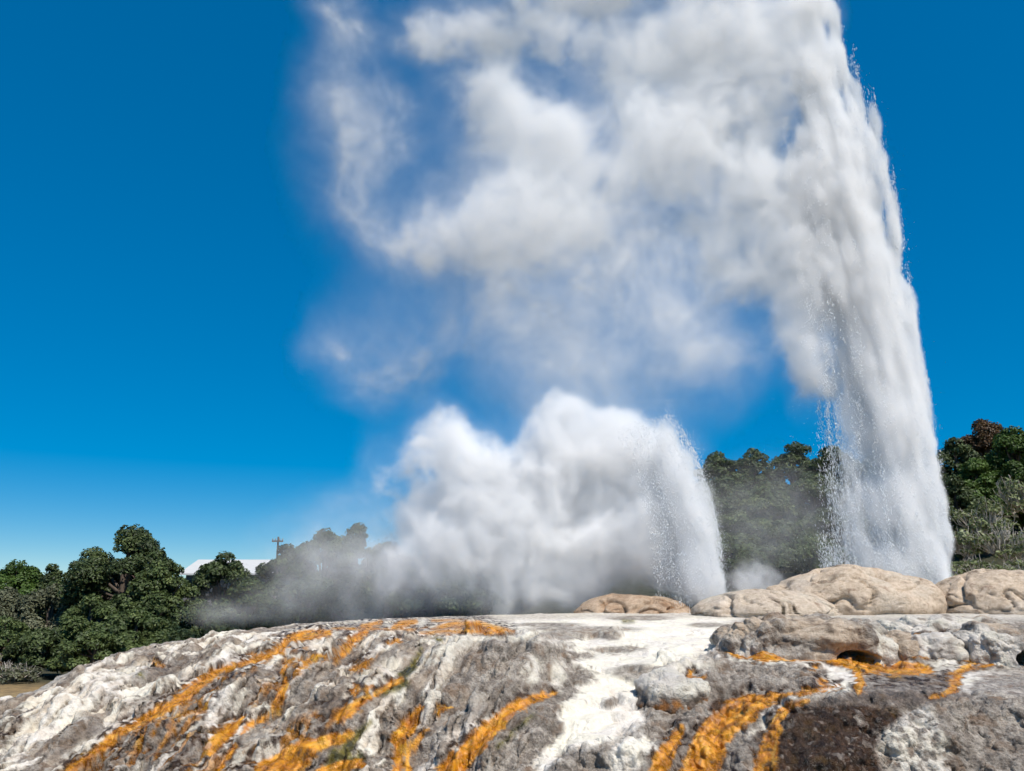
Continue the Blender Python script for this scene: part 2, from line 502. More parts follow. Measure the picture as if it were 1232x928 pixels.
# streams lie in shallow channels
chan = np.zeros(len(V))
for s in ORANGE[:27]: chan = np.maximum(chan, polyline_mask(qx, qy, [(a, b, c + 6) for a, b, c in s], 5))
D = big * (.35 + .65 * calm) + .06 * band + (billow(Fl, 2.6, 3, 92) * .085 + fbm(Fl, 8, 2, 93) * .022) * leftw * calm
D += (.42 - worley(Fc * (1, 1.6, 1) + gn(V, 1.5, 47)[:, None] * .15, 1.25, 48) ** 1.6) * .32 * (.35 + .65 * leftw) * calm
D += (.45 - worley(V + gn(V, 2, 49)[:, None] * .1, 2.4, 31) ** 1.5) * .16 * calm
D *= depth_w
# named swellings of the rock, in metres along the normal
for x, y, rx, ry, h in [(600,806,75,34,.28),(640,800,20,22,.10),(668,808,18,22,.10),(745,915,62,30,.20),(1005,885,85,48,.16),(355,806,15,9,.14),
                        (300,840,26,16,.12),(405,786,14,12,.10),(760,766,22,5,.07),(700,760,40,5,.08),(735,764,14,6,.12),(520,800,16,14,.1),(880,815,90,16,.06),
                        (1170,880,70,40,.06),(590,850,40,20,.08),(430,915,14,14,.10),(735,846,9,6,.06),(120,840,30,10,.08),(80,860,24,12,.08),(250,800,30,10,.10),
                        (345,890,60,12,-.05),(700,795,26,5,.05),(770,808,28,9,.08),(815,822,44,20,.16)]:
    D += h * np.exp(-(((qx - x) / rx) ** 2 + ((qy - y) / ry) ** 2) ** 1.5)
D -= .045 * chan * depth_w
D = np.where(isfront, D, D * .5)
V += N * D[:, None]
# ledges: the flank breaks into low uneven steps
zz = V[:, 2] + fbm(V, .8, 3, 63) * .22
hs_ = .28
fr = zz / hs_ - np.floor(zz / hs_)
zs = hs_ * (np.floor(zz / hs_) + sstep(.45, .95, fr))
V[:, 2] += (zs - zz) * .60 * (1 - cascade) * calm * depth_w * np.where(isfront, 1, 0) * sstep(-.25, .2, gn(V, .9, 64))
def grid_normals(V):
    G = V.reshape(nr, nc, 3)
    n = np.cross(np.gradient(G, axis=1), np.gradient(G, axis=0))
    n /= np.linalg.norm(n, axis=-1, keepdims=True) + 1e-9
    n = n.reshape(-1, 3)
    flip = (n * N).sum(1) < 0
    n[flip] *= -1
    return n
N2 = grid_normals(V)
wv1 = V + gn(V, 5, 46)[:, None] * .05
med = billow(V, 3.4, 3, 21) * .05
lump = (.45 - worley(wv1, 4.2, 40) ** 2) * .075 + (.45 - worley(wv1, 9.5, 41) ** 2) * .05
soft = 1 - .6 * band
lump = lump * (1 - .55 * leftw); med = med * (1 - .3 * leftw)
D = ((med + lump * soft) * calm * (1 - .7 * chan) - .06 * leftw * sstep(.05, .0, np.abs(n_f + .3 * n_g - .04)) * calm) * depth_w
V += N2 * np.where(isfront, D, D * .5)[:, None]
N3 = grid_normals(V)
D = ((.5 - worley(V, 21, 43) ** 1.5) * .022 * soft + fbm(V, 24, 3, 51, .6) * .011) * depth_w * (.3 + .7 * calm) * (1 - .6 * chan)
V += N3 * np.where(isfront, D, D * .5)[:, None]
# rimstone steps on the white cascade and pools
hstep = .15
zz = V[:, 2] + fbm(V, 1.1, 3, 61) * .11
fr = zz / hstep - np.floor(zz / hstep)
zs = hstep * (np.floor(zz / hstep) + sstep(.62, .98, fr))
V[:, 2] += (zs - zz) * (cascade * .85) * (.55 + .45 * sstep(-.2, .2, gn(V, 1.3, 62))) * np.where(isfront, 1, 0)
terr = mesh_from("rock_terrace", V, grid_faces(nr, nc), MAT_SINTER)
# stains; the dark ones include painted shade under a rock and an overhang
px, py = proj(V)
wx = gn(V, 2.2, 71) * 5 + gn(V, 7, 72) * 3.5 + gn(V, 22, 73) * 2.2
wy = gn(V, 2.2, 74) * 4 + gn(V, 7, 75) * 2.5 + gn(V, 22, 76) * 1.6
far = np.clip((py - 742) / 40, .25, 1)
wx = wx * far; wy = wy * far
qx, qy = px + wx, py + wy
n_h = fbm(Fc, 16, 3, 89); n_a = fbm(V, 3, 4, 81); n_b = fbm(V, 9, 3, 82)
org = np.zeros(len(V)); drk = np.zeros(len(V)); olv = np.zeros(len(V)); wht = np.zeros(len(V))
lat, arc, sd_ = stream_coords(px, py, ORANGE)
SC = np.stack([lat, arc * .12, lat * 0], -1)
n_s = fbm(SC, .16, 3, 91)
for s in ORANGE: org = np.maximum(org, polyline_mask(qx, qy, s, 1.8, (n_s * 3.0 + n_b * 3.0 + n_h * .8) * far - .3))
brk = sstep(-.28, .22, n_b + .7 * n_g)
for s in DARK: drk = np.maximum(drk, polyline_mask(qx, qy, s, 5) * (.25 + .72 * brk))
for s in OLIVE: olv = np.maximum(olv, polyline_mask(qx, qy, s, 3))
for p in WHITE_POLY: wht = np.maximum(wht, poly_mask(qx + n_a * 14 * far, qy + n_b * 7 * far, p, 6))
gold = np.zeros(len(V))
for s in DARK[:13]: gold = np.maximum(gold, polyline_mask(qx, qy, s, 5))
org = np.maximum(org, gold * sstep(.0, .35, fbm(Fl, 9, 3, 94) + .4 * n_b) * .6)
# dark wet dome and pool lip on the right
dome = poly_mask(qx, qy, [(962,846),(1010,846),(1070,852),(1090,862),(1062,880),(1052,900),(1066,940),(915,940),(925,890),(940,866)], 6)
lip = poly_mask(qx, qy, [(1000,838),(1040,830),(1140,832),(1180,836),(1150,842),(1110,848),(1070,858),(1010,850),(965,848)], 3)
drk = np.maximum(drk, dome * sstep(-.5, .0, n_b + .35)); drk = np.maximum(drk, lip * .62)
drk = drk * sstep(-.55, -.15, n_a * .6 + n_b * .5)
org = org * (1 - .85 * sstep(.25, .5, n_b) * sstep(.1, .4, n_a))
# left flank: pale crusts alternate with rough brown-grey bands along the flow
flank = sstep(640, 480, px) * np.where(isfront, 1, .6)
wht = np.maximum(wht * np.where(px < 620, .8, 1), flank * sstep(-.08, .14, n_f + .45 * n_g + .25 * n_b - .05) * .92)
wht *= 1 - flank * .6 * sstep(.2, .45, n_b - .3 * n_f)
drk = np.maximum(drk, flank * sstep(.07, .01, np.abs(n_f + .3 * n_g - .03)) * .7 * sstep(-.3, .2, n_a))
drk = np.maximum(drk, flank * sstep(.22, .6, -n_f + .4 * n_g) * .6)
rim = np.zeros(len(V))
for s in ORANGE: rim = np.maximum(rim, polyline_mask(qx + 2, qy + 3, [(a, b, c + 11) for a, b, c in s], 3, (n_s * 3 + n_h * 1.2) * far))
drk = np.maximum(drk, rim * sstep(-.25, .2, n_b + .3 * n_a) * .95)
right_pale = poly_mask(qx, qy, [(1060,868),(1085,856),(1115,850),(1130,870),(1140,900),(1150,935),(1080,935),(1058,900)], 8)
wht = np.maximum(wht, right_pale * .7 * sstep(-.3, .2, n_b))
for x, y, rx, ry in GREYBLUE: wht = np.maximum(wht, blob(qx + n_a * 10, qy + n_b * 8, x, y, rx, ry, .6) * .8)
wht *= sstep(-.75, -.2, n_b + .25)
plateau = sstep(752, 741, py) * np.where(isfront, 1, 1)
wht = np.maximum(wht, plateau * .55)
gm = [(600,762,26,3),(700,757,70,3.5),(735,764,15,6),(690,764,46,6),(770,744,40,3),(740,782,36,4),(700,790,16,5),(770,808,32,9),(737,846,9,6),(660,752,40,3),(850,752,22,3)]
gmask = np.zeros(len(V))
for x, y, rx, ry in gm: gmask = np.maximum(gmask, blob(qx, qy, x, y, rx, ry, .3))
wht *= 1 - .85 * gmask
tan = flank * sstep(-.1, .4, n_a + .4 * n_g) * .45
wet = np.clip(np.maximum(np.maximum(org * .75, drk * .95), np.maximum(poolm * .6, olv)), 0, 1)
smooth = np.clip(np.maximum(org * .75, wht * .55) + poolm * .3, 0, 1) * (1 - .6 * dome)
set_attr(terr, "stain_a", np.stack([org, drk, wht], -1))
set_attr(terr, "stain_b", np.stack([wet, tan, smooth], -1))
set_attr(terr, "olive", olv)
set_attr(terr, "flow", np.where(sd_ < 6, n_s * .62 + n_b * .12, n_h * .4) + .5)
link("rock_terrace", terr, kind="structure")

# surface lookup: the terrain point under a photo pixel (for standing rocks on it)
Vg = V.reshape(nr, nc, 3)
def on_terrace(pxq, pyq):
    d = (px - pxq) ** 2 + (py - pyq) ** 2 + np.where(isfront, 0, 1e6)
    return V[int(np.argmin(d))]

# ------------------------------------------------------------------ rocks
def ico_sphere(sub):
    bm = bmesh.new(); bmesh.ops.create_icosphere(bm, subdivisions=sub, radius=1)
    bm.verts.ensure_lookup_table()
    v = np.array([q.co[:] for q in bm.verts]); f = np.array([[q.index for q in p.verts] for p in bm.faces])
    bm.free()
    return v, f

def rock_mesh(name, mat, size, sub, shape, stains, seed, off):
    v, f = ico_sphere(sub)
    P = v * np.array(size)
    P, n = shape(P, v)
    me = mesh_from(name, P, f, mat)
    W = P + np.array(off)
    st = stains(W, P, v)
    for k in ("org", "drk", "wht", "wet", "tan", "smooth", "olive"): st.setdefault(k, np.zeros(len(P)))
    set_attr(me, "stain_a", np.stack([st["org"], st["drk"], st["wht"]], -1))
    set_attr(me, "stain_b", np.stack([st["wet"], st["tan"], st["smooth"]], -1))
    set_attr(me, "olive", st["olive"])
    return me

def tan_shape(seed, amp=.16):
    def f(P, v):
        n = v / np.linalg.norm(v, axis=1, keepdims=True)
        Q = P + seed * 13.7
        d = fbm(Q, (.5, .5, .8), 3, seed) * amp * 1.5 + fbm(Q, 2.2, 4, seed + 5) * .05 * amp / .16 + (.5 - worley(Q, 1.1, seed + 4)) * .07
        # long cracks running down-slope
        cr = np.abs(gn(Q + gn(Q, 1.2, seed + 2)[:, None] * .5, (.55, .5, 1.1), seed + 8))
        d -= .20 * sstep(.045, .0, cr); cr2 = np.abs(gn(Q + 3 + gn(Q, 2, seed + 3)[:, None] * .3, (1.1, 1, 2.4), seed + 18)); d -= .07 * sstep(.05, 0, cr2)
        d += fbm(Q, 9, 3, seed + 6) * .012
        flat = np.where(P[:, 2] > 0, 1, .3)
        return P + n * (d * flat)[:, None], n
    return f

def tan_stain(seed, tanv=1.0, grey=0.0):
    def f(W, P, v):
        n = fbm(W, .8, 4, seed); n2 = fbm(W, 3, 3, seed + 3)
        wash = sstep(.15, .5, n) * .35
        return dict(tan=np.clip(tanv - wash, 0, 1), drk=sstep(.30, .65, n2 - n * .3) * .5, wet=np.full(len(P), .25), wht=.45 + sstep(-.1, .5, n2) * .3, smooth=np.full(len(P), .25))
    return f

def boulder(name, label, cat, x0, x1, ytop, ybase, Y, dy, shape, stain, seed, sub=6, drop=.35):
    a = at((x0 + x1) / 2, ybase, Y); t = at((x0 + x1) / 2, ytop, Y)
    hw = (x1 - x0) / 2 / FPX * Y * 1.02
    h = (t[2] - a[2])
    loc = (a[0], a[1], a[2])
    me = rock_mesh(name, MAT_SINTER, (hw, dy, h), sub, shape, stain, seed, loc)
    o = link(name, me, label=label, category=cat)
    o.location = loc
    return o

boulder("boulder", "long cream coloured boulder at the foot of the tall geyser", "boulder", 922, 1132, 683, 728, 25.0, 1.9, tan_shape(3), tan_stain(3), 3)
boulder("boulder", "rounded cream boulder split from its long neighbour, under the grey scrub", "boulder", 1118, 1268, 686, 732, 24.6, 1.8, tan_shape(5), tan_stain(5), 5)
boulder("boulder", "low smooth brownish boulder just right of the short geyser's foot", "boulder", 838, 1010, 711, 738, 24.0, 1.5, tan_shape(7, .08), tan_stain(7, .75), 7)
boulder("rock_mound", "rust red mound of bare rock behind the short geyser's foot", "mound", 694, 832, 714, 742, 27.0, 1.8, tan_shape(9, .1),
        lambda W, P, v: dict(tan=np.full(len(P), .9), drk=sstep(-.2, .4, fbm(W, .9, 3, 4)) * .5, org=.16 + sstep(.0, .5, fbm(W, 1.3, 3, 14)) * .2), 9)

def ledge_shape(seed, cave=None, amp=.12):
    def f(P, v):
        n = v / np.linalg.norm(v, axis=1, keepdims=True)
        Q = P + seed * 9.1
        # boxier than an ellipsoid: a bulging ledge
        s = np.sign(v) * np.abs(v) ** .72
        P = P / np.where(np.abs(v) < 1e-6, 1, v) * s
        d = billow(Q, 1.1, 3, seed) * amp + (.45 - worley(Q, 3.0, seed + 1) ** 2) * .20 + (.5 - worley(Q, 9, seed + 2)) * .05 + fbm(Q, 20, 3, seed + 3) * .012
        d += np.sin(P[:, 2] * 34 + fbm(Q, 1.5, 3, seed + 12) * 5) * .012
        P = P + n * d[:, None]
        if cave:
            for cx, cz, rx, rz, dep in cave:
                k = sstep(1.2, .75, np.hypot((P[:, 0] - cx) / rx, (P[:, 2] - cz) / rz) + fbm(Q, 4, 3, seed + 9) * .35) * (v[:, 1] < 0)
                P[:, 1] += k * dep
        return P, n
    return f

def ledge_stain(seed, brown=.0, pale=0.):
    def f(W, P, v):
        n = fbm(W, 1.1, 4, seed); n2 = fbm(W, 4, 3, seed + 3)
        return dict(tan=sstep(.0, .35, n - .1) * .8, drk=sstep(.1, .45, n2 - .2 + brown - v[:, 1] * .05) * .6, wht=sstep(.05, .4, -n + pale) * .75, smooth=np.full(len(P), .1))
    return f

boulder("sinter_rock", "lumpy grey and brown rock with a dark cave at its right end", "rock", 862, 1066, 743, 786, 13.9, .8,
        ledge_shape(21, [(.62, -.04, .30, .10, .55)]), ledge_stain(21), 21, 7)
boulder("sinter_rock", "smooth grey rock with a dark hollow under a brown brow, at the right edge", "rock", 1150, 1262, 752, 788, 13.6, .75,
        ledge_shape(23, [(-.03, -.02, .17, .12, 1.0)], .08), ledge_stain(23, -.1, .1), 23, 7)
boulder("sinter_rock", "long low crusted ledge behind the orange pool, dripping with pale sinter", "ledge", 1050, 1230, 744, 772, 16.6, .7,
        ledge_shape(25, None, .08), ledge_stain(25, .0, .25), 25, 7)
boulder("sinter_rock", "small brown crusted rock between the cave rock and the wet white cascade", "rock", 1062, 1100, 762, 788, 13.7, .4,
        ledge_shape(27, None, .05), lambda W, P, v: dict(tan=np.full(len(P), .8), drk=sstep(0, .5, fbm(W, 5, 3, 3)) * .6), 27, 6)
boulder("sinter_rock", "wet pale bulging cascade of sinter at the back of the orange pool", "rock", 1090, 1160, 766, 790, 13.6, .45,
        ledge_shape(29, None, .05), lambda W, P, v: dict(wht=np.full(len(P), .55) * sstep(-.3, .2, fbm(W, 3, 3, 9)), wet=np.full(len(P), .6), smooth=np.full(len(P), .6)), 29, 6)
boulder("sinter_rock", "grey tilted rock with a white top and orange wet underside, beside the white cascade", "rock", 770, 846, 811, 850, 11.3, .40,
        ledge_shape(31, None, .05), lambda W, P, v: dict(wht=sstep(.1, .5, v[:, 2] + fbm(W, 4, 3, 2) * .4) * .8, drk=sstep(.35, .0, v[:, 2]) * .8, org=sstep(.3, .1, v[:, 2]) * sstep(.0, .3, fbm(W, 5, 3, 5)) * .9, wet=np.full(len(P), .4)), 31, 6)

# ------------------------------------------------------------------ ground sheet, valley floor and the rise behind
def ground_material():
    m = NT("dry_ground")
    c = m.coord()
    n1 = m.noise(c, .25, 5); n2 = m.noise(c, 3, 6, .7)
    g = m.mix(m.ramp(n1, .4, .6), (.30, .20, .085), (.36, .26, .12))
    g = m.mix(m.ramp(n2, .4, .65), g, (.18, .12, .055))
    soil = m.mix(m.ramp(n2, .4, .6), (.03, .035, .015), (.06, .055, .03))
    pos = m.n("ShaderNodeSeparateXYZ"); m.l(c, pos.inputs[0])
    m.l(m.mix(m.ramp(pos.outputs[1], 37, 40), g, soil), m.b.inputs["Base Color"])
    m.b.inputs["Roughness"].default_value = .95
    m.l(m.bump(n2, .8, .15), m.b.inputs["Normal"])
    return m.m

gx = np.concatenate([np.linspace(-900, -90, 12), np.linspace(-80, 80, 110), np.linspace(90, 900, 12)])
gy = np.concatenate([np.linspace(-200, 8, 8), np.linspace(12, 110, 90), np.linspace(120, 1500, 14)])
GX, GY = np.meshgrid(gx, gy)
def ground_z(x, y):
    x = np.asarray(x, float); y = np.asarray(y, float)
    hill = 5.5 * np.exp(-(((x - 16) / 15) ** 2 + ((y - 74) / 20) ** 2))          # wooded rise behind the geysers
    hill2 = 8.0 * np.exp(-(((x - 36) / 13) ** 2 + ((y - 52) / 13) ** 2))        # scrubby bank on the right
    ridge_ = 11.0 * np.exp(-(((x - 20) / 38) ** 2 + ((y - 96) / 15) ** 2))
    side = sstep(-4, 6, x) * 3.2 * sstep(26, 34, y)
    return -3.2 + hill + hill2 + side + ridge_
GZ = ground_z(GX, GY) + gn(np.stack([GX.ravel(), GY.ravel(), 0 * GX.ravel()], -1), .12, 5).reshape(GX.shape) * .25
gm_ = mesh_from("ground", np.stack([GX, GY, GZ], -1).reshape(-1, 3), grid_faces(len(gy), len(gx))[:, ::-1], ground_material())
link("ground", gm_, kind="structure")

# ------------------------------------------------------------------ trees
def leaf_material(name, c0, c1, c2, twig=False):
    m = NT(name)
    t = m.attr("tone")
    x = m.mix(m.ramp(t, 0, .5), c0, c1)
    x = m.mix(m.ramp(t, .5, 1), x, c2)
    m.l(x, m.b.inputs["Base Color"])
    m.b.inputs["Roughness"].default_value = .55
    m.b.inputs["Specular IOR Level"].default_value = .35
    tr = m.n("ShaderNodeBsdfTranslucent"); m.l(x, tr.inputs["Color"])
    mx = m.n("ShaderNodeMixShader"); mx.inputs[0].default_value = .18
    m.l(m.b.outputs[0], mx.inputs[1]); m.l(tr.outputs[0], mx.inputs[2]); m.l(mx.outputs[0], m.out.inputs["Surface"])
    return m.m
LEAF = {
 'dark': leaf_material("dark_leaves", (.028, .042, .014), (.065, .092, .030), (.13, .165, .055)),
 'mid': leaf_material("green_leaves", (.040, .060, .017), (.088, .122, .036), (.165, .205, .065)),
 'bright': leaf_material("bright_leaves", (.035, .065, .010), (.065, .115, .018), (.12, .19, .035)),
 'grey': leaf_material("grey_green_leaves", (.055, .062, .034), (.11, .118, .065), (.18, .185, .11)),
 'scrub': leaf_material("scrub_leaves", (.085, .105, .038), (.17, .20, .08), (.30, .33, .17)),
 'rust': leaf_material("rust_leaves", (.06, .032, .014), (.11, .062, .022), (.12, .10, .03)),
}
def bark_material():
    m = NT("bark"); c = m.coord((1, 1, .3))
    m.l(m.mix(m.noise(c, 9, 5), (.05, .035, .025), (.16, .125, .10)), m.b.inputs["Base Color"]); m.b.inputs["Roughness"].default_value = .9
    return m.m
BARK = bark_material()
def twig_material():
    m = NT("dead_twigs"); c = m.coord()
    m.l(m.mix(m.noise(c, 2, 4), (.34, .30, .25), (.60, .55, .48)), m.b.inputs["Base Color"]); m.b.inputs["Roughness"].default_value = .9
    return m.m
TWIG = twig_material()

def tube(path, radii, seg=7):
    path = np.asarray(path, float); V = []; F = []
    for i, p in enumerate(path):
        d = path[min(i + 1, len(path) - 1)] - path[max(i - 1, 0)]
        d /= np.linalg.norm(d) + 1e-9
        a = np.cross(d, (0.3, .9, .1)); a /= np.linalg.norm(a) + 1e-9
        b = np.cross(d, a)
        for k in range(seg):
            t = 2 * math.pi * k / seg
            V.append(p + radii[i] * (math.cos(t) * a + math.sin(t) * b))
    for i in range(len(path) - 1):
        for k in range(seg):
            F.append((i * seg + k, i * seg + (k + 1) % seg, (i + 1) * seg + (k + 1) % seg, (i + 1) * seg + k))
    return np.array(V), np.array(F)

def join(parts):
    Vs, Fs, o = [], [], 0
    for v, f in parts:
        Vs.append(v); Fs.append(f + o); o += len(v)
    return np.concatenate(Vs), np.concatenate(Fs)

def leaves_on(clumps, per, size, r, up=.35):
    """clumps (n,4): centre + radius; leaf quads spread over the upper shells"""
    V = []; T = []
    for cx, cy_, cz, cr in clumps:
        n = int(per * cr * cr)
        d = r.normal(size=(n, 3)); d /= np.linalg.norm(d, axis=1, keepdims=True)
        d[:, 2] = np.where(d[:, 2] < -.35, -d[:, 2] * .6, d[:, 2])
        rad = cr * (1 - np.abs(r.normal(size=n)) * .16) * (1 + .12 * np.sin(d[:, 0] * 5 + cx * 3) * np.sin(d[:, 1] * 5 + cz) )
        c = np.array((cx, cy_, cz)) + d * rad[:, None] * np.array((1, 1, .8))
        nrm = d + r.normal(size=(n, 3)) * .55 + np.array((0, 0, up))
        nrm /= np.linalg.norm(nrm, axis=1, keepdims=True)
        a = np.cross(nrm, r.normal(size=(n, 3))); a /= np.linalg.norm(a, axis=1, keepdims=True) + 1e-9
        b = np.cross(nrm, a)
        s = size * r.uniform(.6, 1.35, n)[:, None]
        q = np.stack([c - a * s, c + b * s * .55 + nrm * s * .12, c + a * s, c - b * s * .55 + nrm * s * .12], 1)
        V.append(q.reshape(-1, 3))
        tone = np.clip(r.normal(.42 + r.normal() * .15, .19, n), 0, 1)
        T.append(np.repeat(tone, 4))
    V = np.concatenate(V); T = np.concatenate(T)
    return V, np.arange(len(V)).reshape(-1, 4), T

def make_tree(label, px, pytop, Y, wpx, leaf='mid', group="trees of the wood", base=None, leafsize=.17, density=170, squash=1.0, name="tree", cat="tree"):
    r = np.random.default_rng(int(px * 31 + pytop * 7 + Y))
    top = at(px, pytop, Y)
    gz = float(ground_z(top[0], Y)) if base is None else base
    h = max(top[2] - gz, 1.5)
    hw = wpx * 1.28 / 2 / FPX * Y
    root = thing(name, (float(top[0]), float(Y), gz - .1), label, cat, group)
    ch = h * .96                # crown height
    cz = h - ch / 2
    # clumps spread through a bumpy dome
    clumps = []
    pass
    tries = 0
    cr0 = float(np.clip(.30 * hw, .5, 1.15)); leafsize = .0021 * Y; density = 8.8 * 1.35 / (1.1 * leafsize ** 2) * .9
    nC = int(np.clip(2.2 * hw * ch / cr0 ** 2, 24, 120))
    while len(clumps) < nC and tries < 4000:
        tries += 1
        d = r.normal(size=3); d /= np.linalg.norm(d)
        k = r.uniform(.55, 1) ** .5
        cr = cr0 * r.uniform(.6, 1.15)
        taper = 1 - .2 * max(d[2], 0)
        p = np.array((d[0] * (hw - cr * .7) * k * taper, d[1] * (hw - cr * .7) * k * taper, cz + d[2] * (ch / 2 - cr * .8) * k))
        if all(np.linalg.norm(p - np.array(q[:3])) > .5 * cr for q in clumps):
            clumps.append((*p, cr))
    clumps.append((0, 0, h - cr0 * .75, cr0 * .9))
    V, F, T = leaves_on(clumps, density, leafsize, r)
    me = mesh_from("crown", V, F, LEAF[leaf], False)
    set_attr(me, "tone", T)
    link("crown", me, root)
    tr = .035 * h + .05
    parts = [tube([(0, 0, 0), (r.normal() * .1, r.normal() * .1, h * .3), (r.normal() * .2, r.normal() * .2, h * .62), (0, 0, h * .85)], [tr * 1.3, tr, tr * .6, tr * .2])]
    for c in clumps[::4]:
        z0 = min(h * .3 + .25 * c[2], c[2])
        parts.append(tube([(0, 0, z0), (c[0] * .5, c[1] * .5, (z0 + c[2]) / 2 - .1), c[:3]], [tr * .45, tr * .3, tr * .1], 5))
    tv, tf = join(parts)
    link("trunk", mesh_from("trunk", tv, tf, BARK), root)
    return root

def make_shrub(label, px, pytop, Y, wpx, leaf='grey', twigs=260, group="scrub on the right bank", dens=330):
    r = np.random.default_rng(int(px * 17 + pytop * 3))
    top = at(px, pytop, Y)
    gz = float(ground_z(top[0], Y))
    hw = wpx / 2 / FPX * Y
    h = max(min(top[2] - gz, hw * 1.8), .8)
    gz = top[2] - h
    root = thing("shrub", (float(top[0]), float(Y), gz), label, "shrub", group)
    clumps = []
    for k in range(26):
        a = r.uniform(0, 2 * math.pi); q = r.uniform(0, .8) ** .6
        clumps.append((math.cos(a) * hw * q, math.sin(a) * hw * q, h * (.25 + .62 * r.uniform(0, 1) * (1 - q * .5)), hw * .3 * r.uniform(.7, 1.2)))
    V, F, T = leaves_on(clumps, dens, .085, r)
    me = mesh_from("foliage", V, F, LEAF[leaf], False); set_attr(me, "tone", T)
    link("foliage", me, root)
    parts = []
    for k in range(twigs):
        c = clumps[r.integers(len(clumps))]
        d = r.normal(size=3); d[2] = abs(d[2]) + .2; d /= np.linalg.norm(d)
        tip = np.array(c[:3]) + d * c[3] * r.uniform(.9, 1.5)
        b = np.array(c[:3]) * (.7, .7, .6)
        mid = (tip + b) / 2 + r.normal(size=3) * .12
        parts.append(tube([b, mid, tip], [.022, .017, .008], 3))
    tv, tf = join(parts)
    link("stems", mesh_from("stems", tv, tf, TWIG), root)
    return root

LW = "trees of the left wood"
for a in [
 ("bushy tree with a flat lit top at the picture's left edge", 22, 672, 58, 80, 'bright'),
 ("thin small treetop beside the flat topped tree at the left edge", 64, 676, 58, 28, 'dark'),
 ("dark rounded treetop just left of the pink gable", 99, 671, 56, 56, 'dark'),
 ("dark tree filling the gap between the pink gable and the middle row", 128, 694, 51, 66, 'dark'),
 ("tallest dark domed tree of the left wood, standing out against the sky", 160, 629, 50, 108, 'dark'),
 ("lighter green broad tree leaning against the right side of the tallest dome", 198, 668, 47, 76, 'mid'),
 ("tree between the two visible pieces of the white roof", 272, 661, 56, 66, 'dark'),
 ("tree just right of the white roof, below the utility pole", 345, 652, 57, 66, 'dark'),
 ("tall tree at the right end of the left wood, fading into steam", 392, 634, 56, 74, 'dark'),
 ("last tree of the left wood, half veiled by the drifting steam", 432, 627, 58, 60, 'dark'),
 ("grey green twiggy tree in the left wood's middle row at the picture's edge", 10, 704, 50, 70, 'grey'),
 ("greyish olive tree below the dark rounded treetop", 68, 700, 50, 74, 'grey'),
 ("olive rounded tree in front of the tallest dome's left foot", 112, 712, 45, 62, 'mid'),
 ("dark tree wedged under the lighter green broad tree", 235, 716, 48, 62, 'dark'),
 ("dim tree under the white roof's right piece", 302, 690, 51, 70, 'dark'),
 ("dim tree in the steam left of the low cloud", 370, 690, 50, 76, 'dark'),
 ("low dark tree in the front row of the left wood at the picture's edge", 8, 738, 42, 60, 'mid'),
 ("small rounded dark tree in the front row above the dry grass", 52, 752, 41, 56, 'dark'),
 ("mid green clumpy tree in the front row above the brow's left end", 120, 752, 39, 64, 'mid'),
 ("broad green tree lowest in front of the tallest dome", 168, 728, 42, 82, 'mid'),
 ("small olive bush tree standing right behind the terrace brow", 90, 782, 41, 50, 'mid'),
 ("low dark green bush tree above the sloping white brow", 215, 752, 42, 60, 'dark'),
 ("low tree touched by drifting mist behind the brow", 275, 736, 45, 64, 'dark'),
]: make_tree(*a, group=LW)
for x, y, Y, wd in [(335, 718, 46, 66), (470, 650, 60, 80), (520, 658, 58, 84), (575, 660, 60, 84), (630, 664, 60, 84), (690, 664, 62, 84), (750, 660, 62, 84), (420, 690, 48, 74)]:
    make_tree("dark tree dimly seen through the low steam", x, y, Y, wd, 'dark', group="trees behind the low steam", density=110)
HW = "trees on the rise behind the geysers"
for a in [
 ("treetop on the rise nearest the short geyser's spray", 862, 541, 64, 56, 'dark'),
 ("rounded treetop second from the short geyser on the rise", 905, 538, 64, 60, 'dark'),
 ("highest treetop on the rise between the two geysers", 955, 530, 64, 66, 'dark'),
 ("treetop on the rise touching the tall geyser's left edge", 1000, 534, 62, 64, 'dark'),
 ("misty tree halfway down the rise beside the short geyser", 868, 570, 58, 66, 'dark'),
 ("broad misty tree in the middle of the rise between the geysers", 918, 578, 58, 80, 'mid'),
 ("misty tree halfway down the rise at the tall geyser's edge", 978, 566, 57, 74, 'dark'),
 ("tree at the foot of the rise above the little puff of steam", 888, 612, 53, 74, 'mid'),
 ("tree at the foot of the rise behind the cream boulder", 946, 622, 52, 80, 'dark'),
 ("tree low behind the tall geyser's spray", 1003, 606, 51, 76, 'dark'),
 ("low bushy tree behind the little puff of steam", 876, 640, 47, 70, 'mid'),
 ("low bushy tree right above the cream boulder's left end", 918, 652, 46, 74, 'dark'),
 ("low bushy tree above the cream boulder's middle, in the spray", 974, 642, 46, 76, 'mid'),
]: make_tree(*a, group=HW)
for x, y, Y, wd in [(1050, 545, 60, 80), (1100, 560, 56, 80), (1075, 620, 52, 84), (825, 585, 60, 70), (790, 640, 58, 80)]:
    make_tree("dark tree hidden behind the geyser water", x, y, Y, wd, 'dark', group="trees behind the geyser water", density=100)
RW = "trees on the right bank"
for a in [
 ("rust brown treetop above the dark trees on the right bank", 1180, 502, 47, 66, 'rust'),
 ("dark tree on the right bank right beside the tall geyser", 1146, 524, 45, 60, 'dark'),
 ("bright green tree at the picture's right edge", 1216, 510, 43, 72, 'bright'),
 ("green tree below the rust brown treetop", 1172, 548, 43, 64, 'bright'),
 ("dark tree low on the right bank behind the grey scrub", 1146, 570, 42, 50, 'dark'),
]: make_tree(*a, group=RW, squash=1.3)
